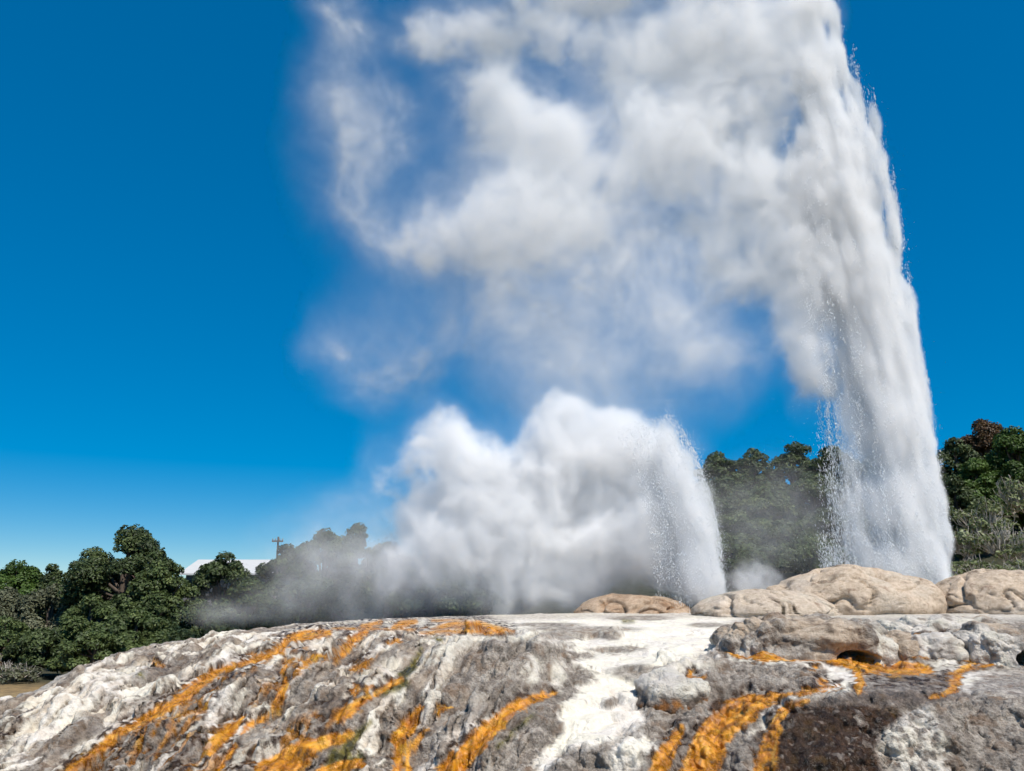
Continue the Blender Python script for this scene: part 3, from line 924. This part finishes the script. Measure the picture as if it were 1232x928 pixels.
for a in [
 ("pale twiggy shrub highest on the bank at the right edge", 1218, 566, 37, 70, 'scrub', 228),
 ("green tinged scrub bush below the green bank trees", 1178, 594, 36, 66, 'scrub', 104),
 ("dry grey shrub beside the lower part of the tall geyser", 1152, 628, 35, 54, 'scrub', 192),
 ("silvery bare shrub in the middle of the right bank", 1206, 622, 34, 70, 'scrub', 252),
 ("low twiggy shrub right behind the split cream boulder", 1168, 662, 33, 62, 'scrub', 180),
 ("green and grey shrub low at the right edge behind the boulder", 1216, 664, 32, 66, 'scrub', 120),
 ("small shrub peeping over the gap between the two cream boulders", 1142, 674, 33, 34, 'scrub', 96),
]: make_shrub(*a)
make_shrub("pale grey green bush standing at the edge of the dry grass", 22, 800, 39, 50, 'grey', 120, "bushes by the dry grass", 520)
make_shrub("dull brownish bush behind the pale bush at the picture's left edge", 2, 790, 41, 60, 'rust', 140, "bushes by the dry grass", 480)

# ------------------------------------------------------------------ buildings and pole beyond the wood
def flat_mat(name, c, rough=.7, n=.06):
    m = NT(name); x = m.noise(m.coord(), 1.2, 4)
    m.l(m.mix(x, tuple(v * (1 - n * 2) for v in c), tuple(min(v * (1 + n), 1) for v in c)), m.b.inputs["Base Color"]); m.b.inputs["Roughness"].default_value = rough
    return m.m
M_ROOF = flat_mat("white_sheet_roof", (.56, .55, .53)); M_WALL = flat_mat("dark_wall", (.16, .15, .14)); M_PINK = flat_mat("pink_tiles", (.55, .30, .25)); M_CREAM = flat_mat("cream_wall", (.5, .44, .38))  # the long building's wall is one even dark grey
M_WOOD = flat_mat("weathered_pole", (.15, .12, .10)); M_CER = flat_mat("insulator", (.3, .28, .26))

def box(x0, x1, y0, y1, z0, z1):
    v = np.array([(x, y, z) for z in (z0, z1) for y in (y0, y1) for x in (x0, x1)], float)
    f = np.array([(0, 2, 3, 1), (4, 5, 7, 6), (0, 1, 5, 4), (2, 6, 7, 3), (0, 4, 6, 2), (1, 3, 7, 5)])
    return v, f

YB = 84.0
bL, bR = at(222, 692, YB), at(322, 692, YB)
ridge = at(260, 678, YB + 4)[2]
eave = bL[2]
gb = float(ground_z(bL[0], YB))
t = thing("building", ((bL[0] + bR[0]) / 2, YB, gb), "low building with a long white roof showing above the left wood", "building")
L2 = (bR[0] - bL[0]) / 2
v, f = box(-L2, L2, .4, 9, 0, eave - gb)
link("wall", mesh_from("wall", v, f, M_WALL, False), t)
rv = []
rz = ridge - gb; ez = eave - gb
for x in (-L2 - .5, L2 + .5):
    rv += [(x, -.3, ez), (x, 4.6, rz + .25), (x, 9.5, ez), (x, 9.5, ez + .15), (x, 4.6, rz + .42), (x, -.3, ez + .15)]
rf = [(0, 1, 7, 6), (1, 2, 8, 7), (2, 3, 9, 8), (3, 4, 10, 9), (4, 5, 11, 10), (5, 0, 6, 11)]
roof = mesh_from("roof", np.array(rv), np.array(rf), M_ROOF, False)
link("roof", roof, t)
for k in range(5):
    x = -L2 + (k + .5) * 2 * L2 / 5
    v, f = box(x - .6, x + .6, .33, .46, ez - 1.7, ez - .5)
    link("window", mesh_from("window", v, f, flat_mat("window_glass", (.05, .06, .07), .15), False), t)

YP = 72.0
g0 = at(119, 676, YP); gb = float(ground_z(g0[0], YP))
t = thing("house", (g0[0], YP, gb), "small house with a pink gable peeping beside the tallest dome tree", "house")
zt = g0[2] - gb
v, f = box(-2.2, 2.2, .3, 6, 0, zt - 1.5)
link("wall", mesh_from("wall", v, f, M_CREAM, False), t)
rv = np.array([(-2.6, 0, zt - 1.7), (0, 0, zt), (2.6, 0, zt - 1.7), (-2.6, 6.3, zt - 1.7), (0, 6.3, zt), (2.6, 6.3, zt - 1.7)])
rf = np.array([(0, 1, 4, 3), (1, 2, 5, 4)])
rm = mesh_from("roof", rv, rf, M_PINK, False); ro = link("roof", rm, t)
sd = ro.modifiers.new("thick", 'SOLIDIFY'); sd.thickness = .14
gv = np.array([(-2.15, .32, zt - 1.5), (2.15, .32, zt - 1.5), (0, .32, zt - .12), (-2.15, .5, zt - 1.5), (2.15, .5, zt - 1.5), (0, .5, zt - .12)])
gf = np.array([(0, 1, 2), (5, 4, 3)])
link("gable", mesh_from("gable", gv, gf, M_PINK, False), t)

YU = 66.0
p0 = at(335, 646, YU); gb = float(ground_z(p0[0], YU))
t = thing("utility_pole", (p0[0], YU, gb), "thin utility pole with a short crossarm rising above the wood", "utility pole")
h = p0[2] - gb
v, f = tube([(0, 0, 0), (0, 0, h * .6), (0, 0, h)], [.10, .085, .07], 8); link("pole", mesh_from("pole", v, f, M_WOOD), t)
v, f = box(-.45, .45, -.04, .04, h - .42, h - .30); v[:, 1] -= .15; ca = link("crossarm", mesh_from("crossarm", v, f, M_WOOD, False), t)
for x in (-.4, -.17, .17, .4):
    v, f = tube([(x, -.15, h - .30), (x, -.15, h - .22), (x, -.15, h - .14)], [.04, .055, .03], 6); link("insulator", mesh_from("insulator", v, f, M_CER), ca)

# ------------------------------------------------------------------ steam and spray as density grids built by nodes
def steam_material(name, dens, aniso=-.22, color=(1, 1, 1)):
    m = NT(name); m.t.nodes.remove(m.b)
    p = m.n("ShaderNodeVolumePrincipled")
    p.inputs["Color"].default_value = (*color, 1); p.inputs["Density"].default_value = dens; p.inputs["Anisotropy"].default_value = aniso
    m.l(p.outputs[0], m.out.inputs["Volume"])
    return m.m
M_EDGE = NT("thin_vapour"); M_EDGE.t.nodes.remove(M_EDGE.b)
_p = M_EDGE.n("ShaderNodeVolumePrincipled"); _p.inputs["Density"].default_value = .004; _p.inputs["Color"].default_value = (1, 1, 1, 1)
M_EDGE.l(_p.outputs[0], M_EDGE.out.inputs["Volume"])

def density_group(name, puffs, voxel, mat, noise=.55, detail=5, stretch=(1, 1, 1), erode=1.0, warp=1.2, gain=1.6, lo=0.0, hi=1.0, pad=.1, rough=.55, mesh_thr=None, mesh_vox=.35, zcut=None, seed=0.0, inner=.25, wpow=1.0, rscale=1.0, veil=0.0, fine=0.0, ffreq=1.3, shear=0.0):
    """puffs: (px, py, Y, rx_px, rz_px, weight[, tilt_deg[, ry]])"""
    ng = bpy.data.node_groups.new(name, "GeometryNodeTree")
    ng.interface.new_socket("Geometry", in_out='INPUT', socket_type='NodeSocketGeometry')
    ng.interface.new_socket("Geometry", in_out='OUTPUT', socket_type='NodeSocketGeometry')
    N, L = ng.nodes.new, ng.links.new
    out = N("NodeGroupOutput")
    pos = N("GeometryNodeInputPosition").outputs[0]
    def vm(op, a, b=None, val=False):
        x = N("ShaderNodeVectorMath"); x.operation = op
        for i, q in ((0, a), (1, b)):
            if q is None: continue
            if isinstance(q, bpy.types.NodeSocket): L(q, x.inputs[i])
            else: x.inputs[i].default_value = q
        return x.outputs["Value"] if val else x.outputs[0]
    def mm(op, a, b=0.0, c=None, clamp=False):
        x = N("ShaderNodeMath"); x.operation = op; x.use_clamp = clamp
        for i, q in ((0, a), (1, b), (2, c)):
            if q is None: continue
            if isinstance(q, bpy.types.NodeSocket): L(q, x.inputs[i])
            else: x.inputs[i].default_value = q
        return x.outputs[0]
    # warped position
    wn_ = N("ShaderNodeTexNoise"); wn_.inputs["Scale"].default_value = noise * .6; wn_.inputs["Detail"].default_value = 2
    L(vm('ADD', pos, (seed, seed * 2, 3.0)), wn_.inputs["Vector"])
    wv = vm('MULTIPLY', vm('SUBTRACT', wn_.outputs["Color"], (.5, .5, .5)), (warp * 2 * stretch[0], warp * 2 * stretch[1], warp * 2))
    P = vm('ADD', pos, wv)
    tot = None; vtot = None
    mn = np.full(3, 1e9); mx = np.full(3, -1e9)
    for pf in puffs:
        x, y, Y, rx, rz, wt = pf[:6]
        tilt = pf[6] if len(pf) > 6 else 0
        c = at(x, y, Y); s = Y / FPX
        ax, az = rx * s * rscale, rz * s * rscale; only_veil = wt < 0; wt = abs(wt) ** wpow
        ay = pf[7] if len(pf) > 7 else (ax + min(az, ax)) * .5
        ext = max(ax, az) if tilt else None
        e = np.array((ext or ax, ay, ext or az)) * 1.02 + np.array((warp * .6,) * 3)
        mn = np.minimum(mn, c - e); mx = np.maximum(mx, c + e)
        d = vm('SUBTRACT', P, tuple(c))
        if tilt:
            rt = N("ShaderNodeVectorRotate"); rt.rotation_type = 'Y_AXIS'; L(d, rt.inputs["Vector"]); rt.inputs["Angle"].default_value = R(tilt); d = rt.outputs[0]
        q = vm('MULTIPLY', d, (1 / ax, 1 / ay, 1 / az))
        k = N("ShaderNodeMapRange"); k.interpolation_type = 'SMOOTHSTEP'
        L(vm('LENGTH', q, None, True), k.inputs[0])
        k.inputs[1].default_value = 1.0; k.inputs[2].default_value = inner; k.inputs[3].default_value = 0; k.inputs[4].default_value = wt
        vtot = k.outputs[0] if vtot is None else mm('ADD', vtot, k.outputs[0])
        if not only_veil: tot = k.outputs[0] if tot is None else mm('ADD', tot, k.outputs[0])
    nz = N("ShaderNodeTexNoise"); nz.inputs["Scale"].default_value = noise; nz.inputs["Detail"].default_value = detail; nz.inputs["Roughness"].default_value = rough
    Q = vm('ADD', P, (7.3 + seed, 2.1, 5.5))
    if shear:
        sx = N("ShaderNodeSeparateXYZ"); L(Q, sx.inputs[0]); cx = N("ShaderNodeCombineXYZ")
        L(mm('MULTIPLY_ADD', sx.outputs[2], shear, sx.outputs[0]), cx.inputs[0]); L(sx.outputs[1], cx.inputs[1]); L(sx.outputs[2], cx.inputs[2]); Q = cx.outputs[0]
    L(vm('MULTIPLY', Q, stretch), nz.inputs["Vector"])
    n = N("ShaderNodeMapRange"); L(nz.outputs[0], n.inputs[0]); n.inputs[1].default_value = .28; n.inputs[2].default_value = .72; n.clamp = False
    tot = mm('MINIMUM', tot, 1.0); vtot = mm('MINIMUM', vtot, 1.0)
    if fine:
        fz = N("ShaderNodeTexNoise"); fz.inputs["Scale"].default_value = ffreq; fz.inputs["Detail"].default_value = 5; fz.inputs["Roughness"].default_value = .65
        L(vm('ADD', P, (1.3, 9.1 + seed, 4.4)), fz.inputs["Vector"])
        fn = N("ShaderNodeMapRange"); L(fz.outputs[0], fn.inputs[0]); fn.inputs[1].default_value = .3; fn.inputs[2].default_value = .7; fn.inputs[3].default_value = -fine; fn.inputs[4].default_value = fine; fn.clamp = False
    d = mm('SUBTRACT', mm('MULTIPLY', tot, gain), mm('MULTIPLY', mm('SUBTRACT', 1.0, n.outputs[0]), erode))
    if fine: d = mm('ADD', d, fn.outputs[0])
    # keep the erosion inside the puffs
    d = mm('MULTIPLY', d, mm('MULTIPLY', tot, 8.0, clamp=True))
    r = N("ShaderNodeMapRange"); r.interpolation_type = 'SMOOTHSTEP'; L(d, r.inputs[0])
    r.inputs[1].default_value = lo; r.inputs[2].default_value = hi; r.inputs[3].default_value = 0; r.inputs[4].default_value = 1
    dens_out = r.outputs[0]
    if veil: dens_out = mm('MULTIPLY_ADD', mm('MULTIPLY', vtot, mm('POWER', mm('ADD', n.outputs[0], .1, clamp=True), 2.2)), veil * 2.2, dens_out)
    if fine: dens_out = mm('MULTIPLY', dens_out, mm('ADD', mm('MULTIPLY', fn.outputs[0], .9 / fine), 1.0, clamp=False))
    if fine: dens_out = mm('MAXIMUM', dens_out, 0.0)
    if zcut is not None: mn[2] = max(mn[2], zcut)
    vc = N("GeometryNodeVolumeCube")
    vc.inputs["Min"].default_value = tuple(mn); vc.inputs["Max"].default_value = tuple(mx)
    res = np.maximum(((mx - mn) / voxel).astype(int), 8)
    for i, k in enumerate("XYZ"): vc.inputs["Resolution " + k].default_value = int(res[i])
    L(dens_out, vc.inputs["Density"])
    print("GRID", name, res, int(np.prod(res)))
    sm = N("GeometryNodeSetMaterial"); L(vc.outputs[0], sm.inputs[0]); sm.inputs["Material"].default_value = mat
    v2 = N("GeometryNodeVolumeToMesh"); v2.inputs["Threshold"].default_value = mesh_thr or .3; v2.resolution_mode = 'VOXEL_SIZE'; v2.inputs["Voxel Size"].default_value = mesh_vox
    L(vc.outputs[0], v2.inputs[0])
    return ng, sm.outputs[0], v2.outputs[0], out.inputs[0]

def vapour_mesh(name, ng, mesh_sock, outp):
    ng.links.new(mesh_sock, outp)
    tmp = bpy.data.objects.new("tmp", bpy.data.meshes.new("tmp")); col.objects.link(tmp)
    md = tmp.modifiers.new("g", "NODES"); md.node_group = ng
    bpy.context.view_layer.update()
    dg = bpy.context.evaluated_depsgraph_get()
    me = bpy.data.meshes.new_from_object(tmp.evaluated_get(dg)); me.name = name
    tmpd = tmp.data
    bpy.data.objects.remove(tmp); bpy.data.meshes.remove(tmpd)
    me.materials.clear(); me.materials.append(M_EDGE.m)
    return me

def volume_child(name, ng, vol_sock, outp, parent, step):
    ng.links.new(vol_sock, outp)
    vd = bpy.data.volumes.new(name)
    vd.render.step_size = step
    o = bpy.data.objects.new(name, vd); col.objects.link(o)
    o.parent = parent
    md = o.modifiers.new("g", "NODES"); md.node_group = ng
    return o

def steam(name, label, puffs, step=.22, dens=1.0, **kw):
    ng, vs, ms, op = density_group(name, puffs, mat=steam_material(name + "_vapour", dens), **kw)
    me = vapour_mesh(name, ng, ms, op)
    o = link(name, me, label=label, category="steam cloud")
    volume_child("vapour", ng, vs, op, o, step)
    return o

UP = 30.5
steam("steam_plume", "tall white plume of steam drifting left from the top of the tall geyser", [
 (640,160,UP,100,80,1.0),(585,120,UP+.5,85,70,.75),(700,215,UP+.3,85,80,.8),(620,240,UP-.4,75,65,.7),(760,70,UP+1,140,75,.7),(860,50,UP,110,90,.9),(930,40,UP-.3,80,90,.9),
 (905,140,UP,90,105,.95),(830,130,UP+.4,80,70,.7),(760,140,UP+.8,70,60,.5),(930,230,UP-.4,72,90,1.0),(890,275,UP+.2,56,60,.75),(955,320,UP-.2,55,80,1.0),(970,400,UP,48,60,.95),(985,460,UP+.1,46,56,.8),
 (800,180,UP+.6,90,85,.66),(825,270,UP+.6,75,75,.46),(860,350,UP+.5,60,70,.26),(560,45,UP+.6,90,60,.62),(650,40,UP,100,60,.7),(700,-60,UP,260,90,.8),(900,-60,UP,140,90,.9),
 (500,30,UP+.5,60,45,.33),(410,20,UP,60,50,.40),(420,110,UP+.2,58,90,.44),(475,150,UP-.5,60,75,.27),(430,210,UP,52,80,.38),(480,290,UP+.5,80,60,.42),(550,290,UP,80,65,.5),
 (590,320,UP+.3,80,60,.34),(650,300,UP+.3,95,70,.5),(725,300,UP+.4,90,80,.42),(650,370,UP,85,75,.17),(770,380,UP,90,85,.12),(560,400,UP,80,60,.12),
 (480,440,UP,75,55,.27),(430,470,UP+.3,60,45,.20),(700,440,UP,120,60,-.2),(850,430,UP,70,70,-.25),(400,410,UP,50,50,.2),(900,325,UP+.2,66,60,.8),(935,395,UP,52,60,.8),(955,440,UP,42,50,.7),(850,220,UP+.2,66,66,.62),(700,410,UP,190,140,-.5),(470,420,UP,110,95,-.17),(430,150,UP,90,190,-.3),(600,260,UP,170,150,-.25),(840,400,UP,90,120,-.4),(760,200,UP,160,150,-.3),
 ], dens=1.3, voxel=.10, noise=.34, detail=9, erode=1.12, gain=1.42, lo=.0, hi=1.15, warp=1.5, rough=.68, inner=.0, wpow=.6, rscale=1.28, veil=.22, fine=.22, ffreq=1.1, mesh_thr=.22, mesh_vox=.35, step=.32)

LO = 28.0
steam("steam_cloud", "dense white steam cloud billowing low to the left of the short geyser", [
 (800,610,LO,70,105,1.0),(760,570,LO+.3,75,75,.95),(690,545,LO,80,72,.95),(676,495,LO-.2,46,38,.7),(745,520,LO,45,45,.6),(620,585,LO+.4,90,80,.9),(545,560,LO,62,62,.72),(528,515,LO+.2,42,36,.55),
 (575,640,LO,90,64,.72),(670,650,LO+.3,100,62,.9),(760,660,LO,75,60,.95),(500,620,LO+.3,58,66,.5),(480,670,LO,70,60,.20),(550,700,LO+.2,110,46,.17),(640,705,LO+.5,100,36,.24),(810,690,LO,50,50,.8),
 (410,700,LO,90,56,-.26),(335,722,LO-.5,90,30,.055),(280,742,LO-1,60,20,-.3),(700,710,LO+.5,80,34,.3),(430,630,LO+1,60,60,-.1),(470,560,LO+.5,50,60,.16),(610,690,LO,200,50,-.4),(930,630,LO+1,120,80,-.10),(430,680,LO+2,130,90,-.2),
 ], dens=2.3, voxel=.085, noise=.5, detail=9, erode=1.05, gain=1.55, lo=.0, hi=1.0, warp=1.1, rough=.69, inner=.0, wpow=.6, rscale=1.25, veil=.15, fine=.24, ffreq=1.5, mesh_thr=.22, mesh_vox=.32, step=.27, seed=4.0)

steam("steam_puff", "small puff of steam rising between the two geysers, over the brown boulder", [
 (905,695,27.5,34,30,.7),(885,715,27.5,36,24,.7),(925,705,27.5,34,24,.6),(960,640,28,50,70,.16),(905,670,27.5,36,26,.28),(850,715,27,30,20,.6)],
 dens=.8, voxel=.07, noise=1.0, detail=7, erode=1.1, gain=1.8, lo=0, hi=1.3, warp=.7, inner=0, fine=.25, ffreq=2.2, rscale=1.2, mesh_thr=.2, mesh_vox=.2, step=.16, seed=9.0)

# ------------------------------------------------------------------ geysers: water columns (grids) and drops (meshes)
def drop_material():
    m = NT("white_water"); m.b.inputs["Base Color"].default_value = (.92, .94, .96, 1); m.b.inputs["Roughness"].default_value = .25
    tr = m.n("ShaderNodeBsdfTranslucent"); tr.inputs["Color"].default_value = (.92, .95, .97, 1)
    mx = m.n("ShaderNodeMixShader"); mx.inputs[0].default_value = .45
    m.l(m.b.outputs[0], mx.inputs[1]); m.l(tr.outputs[0], mx.inputs[2]); m.l(mx.outputs[0], m.out.inputs["Surface"])
    return m.m
M_DROP = drop_material()
OCT = np.array([(1, 0, 0), (-1, 0, 0), (0, 1, 0), (0, -1, 0), (0, 0, 1), (0, 0, -1)], float)
OCF = np.array([(0, 2, 4), (2, 1, 4), (1, 3, 4), (3, 0, 4), (2, 0, 5), (1, 2, 5), (3, 1, 5), (0, 3, 5)])
def drops(P, size, elong, dirs):
    """P (n,3), size (n,), elong (n,), dirs (n,3) unit"""
    a = np.cross(dirs, (0.2, 1, .1)); a /= np.linalg.norm(a, axis=1, keepdims=True)
    b = np.cross(dirs, a)
    V = P[:, None, :] + size[:, None, None] * (OCT[None, :, 0:1] * a[:, None] + OCT[None, :, 1:2] * b[:, None] + OCT[None, :, 2:3] * (elong[:, None, None] * dirs[:, None]))
    F = OCF[None] + (np.arange(len(P)) * 6)[:, None, None]
    return V.reshape(-1, 3), F.reshape(-1, 3)

GY1 = 30.0
def tall_edges(py):
    xs = [-160, 0, 60, 120, 200, 300, 400, 500, 600, 690, 730]
    r = np.interp(py, xs, [985, 1006, 1018, 1050, 1070, 1085, 1099, 1116, 1131, 1137, 1137])
    l = np.interp(py, xs, [900, 930, 930, 940, 935, 950, 960, 978, 985, 988, 988])
    return l, r
r = np.random.default_rng(5)
PP = []; SS = []; EE = []; DD = []
for k in range(1700):                                   # streaks of falling and rising water
    py0 = 720 - 640 * r.uniform(0, 1) ** 2.4
    l, rr = tall_edges(py0)
    u = r.beta(1.5, 1.5)
    x0 = l + (rr - l) * u
    n = int(r.uniform(20, 60)); ln = r.uniform(25, 120)
    t_ = r.uniform(-.5, .5, n)
    yy = py0 + t_ * ln
    lx = x0 + (yy - py0) * (.10 + .12 * (u - .3)) + r.normal(0, 1.2 + 1.6 * r.uniform(), n)
    Yk = GY1 + r.normal(0, .8)
    PP.append(at(lx, yy, Yk + r.normal(0, .12, n)))
    SS.append(.004 + .008 * r.uniform(0, 1, n) ** 2.2); EE.append(r.uniform(2, 9, n))
    DD.append(np.stack([r.normal(.0, .08, n) - .1, r.normal(0, .05, n), np.ones(n)], -1))
n = 6000                                                # loose drops around the column
py_ = 720 - 640 * r.uniform(0, 1, n) ** 1.5; l, rr = tall_edges(py_)
sd = r.uniform(0, 1, n) < .28
lx = np.where(sd, rr + r.exponential(4, n), l + (rr - l) * .3 - r.exponential(26, n))
PP.append(at(lx, py_, GY1 + r.normal(0, .9, n))); SS.append(.003 + .008 * r.uniform(0, 1, n) ** 3); EE.append(r.uniform(1, 2.2, n)); DD.append(np.stack([0 * lx, 0 * lx, 1 + 0 * lx], -1))
rt = np.random.default_rng(77)
tips = [(1003,-20,8,60,4),(1013,52,7,46,4),(1007,30,8,50,6),(1030,84,8,50,6),(1024,98,7,40,5),(1051,116,7,44,3),(1044,136,9,50,6),(1058,160,8,46,5),(1064,186,7,44,4),(1036,150,10,60,9),(1048,185,10,60,9)]
for ty in np.arange(205, 660, 22.0):
    e = np.interp(ty, [-160, 0, 60, 120, 200, 300, 400, 500, 600, 690], [985, 1006, 1018, 1050, 1070, 1085, 1099, 1116, 1131, 1137])
    tips.append((float(e + rt.uniform(-7, 5)), float(ty + rt.uniform(-9, 9)), float(rt.uniform(6, 9)), float(rt.uniform(40, 75)), float(rt.uniform(2, 6))))
    tips.append((float(e - rt.uniform(14, 34)), float(ty + rt.uniform(-9, 9)), float(rt.uniform(8, 13)), float(rt.uniform(50, 80)), float(rt.uniform(4, 10))))
for x, y, hw, hh, tl in tips:                           # pointed jets standing out of the column's edge
    n = int(rt.uniform(260, 420))
    q = rt.uniform(0, 1, n) ** .7                         # 0 at the tip, 1 at the root
    lx = x + 1 + math.tan(R(tl)) * hh * 1.4 * q + rt.normal(0, 1, n) * (.6 + hw * .5 * q)
    ly = y - 6 + hh * 1.5 * q + rt.normal(0, 1.5, n)
    PP.append(at(lx, ly, GY1 + ((x * 7) % 5 - 2) * .15 + rt.normal(0, .12, n))); SS.append(.004 + .009 * rt.uniform(0, 1, n) ** 2); EE.append(rt.uniform(2, 7, n))
    DD.append(np.stack([-math.tan(R(tl)) + rt.normal(0, .06, n), rt.normal(0, .05, n), np.ones(n)], -1))
P_ = np.concatenate(PP); S_ = np.concatenate(SS); E_ = np.concatenate(EE); D_ = np.concatenate(DD); D_ /= np.linalg.norm(D_, axis=1, keepdims=True)
keep = P_[:, 2] > -.15
P_, S_, E_, D_ = P_[keep], S_[keep], E_[keep], D_[keep]
vent1 = at(1075, 700, GY1); vent1[2] = 0.0
g1 = thing("geyser", tuple(vent1), "tall geyser shooting white water beyond the picture's top on the right", "geyser")
v, f = drops(P_ - vent1, S_, E_, D_)
dr = link("spray_drops", mesh_from("spray_drops", v, f, M_DROP, True), g1, kind="stuff")

col1 = [(1079,640,GY1,81,90,.5),(1075,560,GY1,79,100,.6),(1062,480,GY1,77,100,.8),(1050,400,GY1,72,100,1.0),(1026,320,GY1,72,100,1.0),(1010,240,GY1,72,100,1.0),(996,170,GY1,66,90,1.0),(981,90,GY1,55,90,1.0),(971,0,GY1,49,100,1.0),(949,-90,GY1,44,110,1.0),
        (1084,700,GY1,72,60,.42),(1019,600,GY1,37,90,.42),(1013,520,GY1,30,70,.42),(1019,670,GY1,37,50,.36),(979,330,GY1,50,120,.9),(971,230,GY1,55,110,.9)]
# spear tips along the right edge
for x, y, hw, hh, tl in [(x + 1, y + hh * .75, hw, hh, tl) for x, y, hw, hh, tl in tips]:
    col1.append((x, y, GY1 + ((x * 7) % 5 - 2) * .15, hw * 1.45, hh * 1.2, 1.0, tl, .5))
ng, vs, ms, op = density_group("water_column", col1, .075, steam_material("white_water_mist", 3.8, -.25), noise=1.75, detail=8, stretch=(1, 1, .2), shear=.15, erode=1.7, warp=.2, gain=1.95, lo=0, hi=1.1, rough=.6, mesh_thr=.2, mesh_vox=.22, zcut=-.2, seed=2.0)
me = vapour_mesh("water_column", ng, ms, op)
me.transform(__import__("mathutils").Matrix.Translation(Vector(-vent1)))
wc = link("water_column", me, g1)
vo = volume_child("mist", ng, vs, op, wc, .15)
vo.location = tuple(-vent1)

# short geyser
GY2 = 26.5
r = np.random.default_rng(15)
def short_right(py):
    return np.interp(py, [495, 505, 520, 550, 600, 650, 700, 730], [800, 812, 822, 838, 856, 866, 871, 872])
PP = []; SS = []; EE = []; DD = []
for k in range(640):
    py0 = r.uniform(505, 725)
    off = 80 * r.uniform(0, 1) ** 1.3
    n = int(r.uniform(20, 55)); ln = r.uniform(20, 70)
    yy = py0 + r.uniform(-.5, .5, n) * ln
    m_ = yy > 498 + off * .2
    yy = yy[m_]; n = len(yy)
    if n == 0: continue
    lx = short_right(yy) - off + r.normal(0, 1.4 + .03 * off, n)
    PP.append(at(lx, yy, GY2 + r.normal(0, .5) + r.normal(0, .1, n))); SS.append(.003 + .007 * r.uniform(0, 1, n) ** 2.2); EE.append(r.uniform(2, 8, n))
    DD.append(np.stack([-.08 - .5 * np.clip((640 - yy) / 140, 0, 1) + r.normal(0, .08, n), r.normal(0, .05, n), np.ones(n)], -1))
n = 2600
yy = r.uniform(480, 720, n); lx = short_right(yy) - np.where(r.uniform(0, 1, n) < .5, -np.abs(r.normal(0, 5, n)), r.exponential(40, n) * (yy < 560))
PP.append(at(lx, yy, GY2 + r.normal(0, .5, n))); SS.append(r.uniform(.003, .009, n)); EE.append(r.uniform(1, 2, n)); DD.append(np.stack([0 * lx, 0 * lx, 1 + 0 * lx], -1))
P_ = np.concatenate(PP); S_ = np.concatenate(SS); E_ = np.concatenate(EE); D_ = np.concatenate(DD); D_ /= np.linalg.norm(D_, axis=1, keepdims=True)
vent2 = at(842, 730, GY2)
g2 = thing("geyser", tuple(vent2), "short fan shaped geyser spraying beside the low steam cloud", "geyser")
v, f = drops(P_ - vent2, S_, E_, D_)
link("spray_drops", mesh_from("spray_drops", v, f, M_DROP, True), g2, kind="stuff")
col2 = [(840,700,GY2,36,60,.8),(836,650,GY2,38,70,.8),(824,600,GY2,38,70,.8),(810,560,GY2,34,60,.7),(798,525,GY2,24,44,.55),(852,660,GY2,22,70,.55,-4),(846,610,GY2,20,60,.5,-10),(832,560,GY2,16,50,.4,-16),(860,700,GY2,18,50,.6)]
ng, vs, ms, op = density_group("water_column_short", col2, .06, steam_material("white_spray_mist", 3.4, -.25), noise=1.6, detail=7, stretch=(1, 1, .22), shear=.25, erode=1.2, warp=.25, gain=1.55, lo=0, hi=.95, rough=.6, mesh_thr=.2, mesh_vox=.2, zcut=-.4, seed=6.0)
me = vapour_mesh("water_column", ng, ms, op)
me.transform(__import__("mathutils").Matrix.Translation(Vector(-vent2)))
wc = link("water_column", me, g2)
vo = volume_child("mist", ng, vs, op, wc, .13)
vo.location = tuple(-vent2)
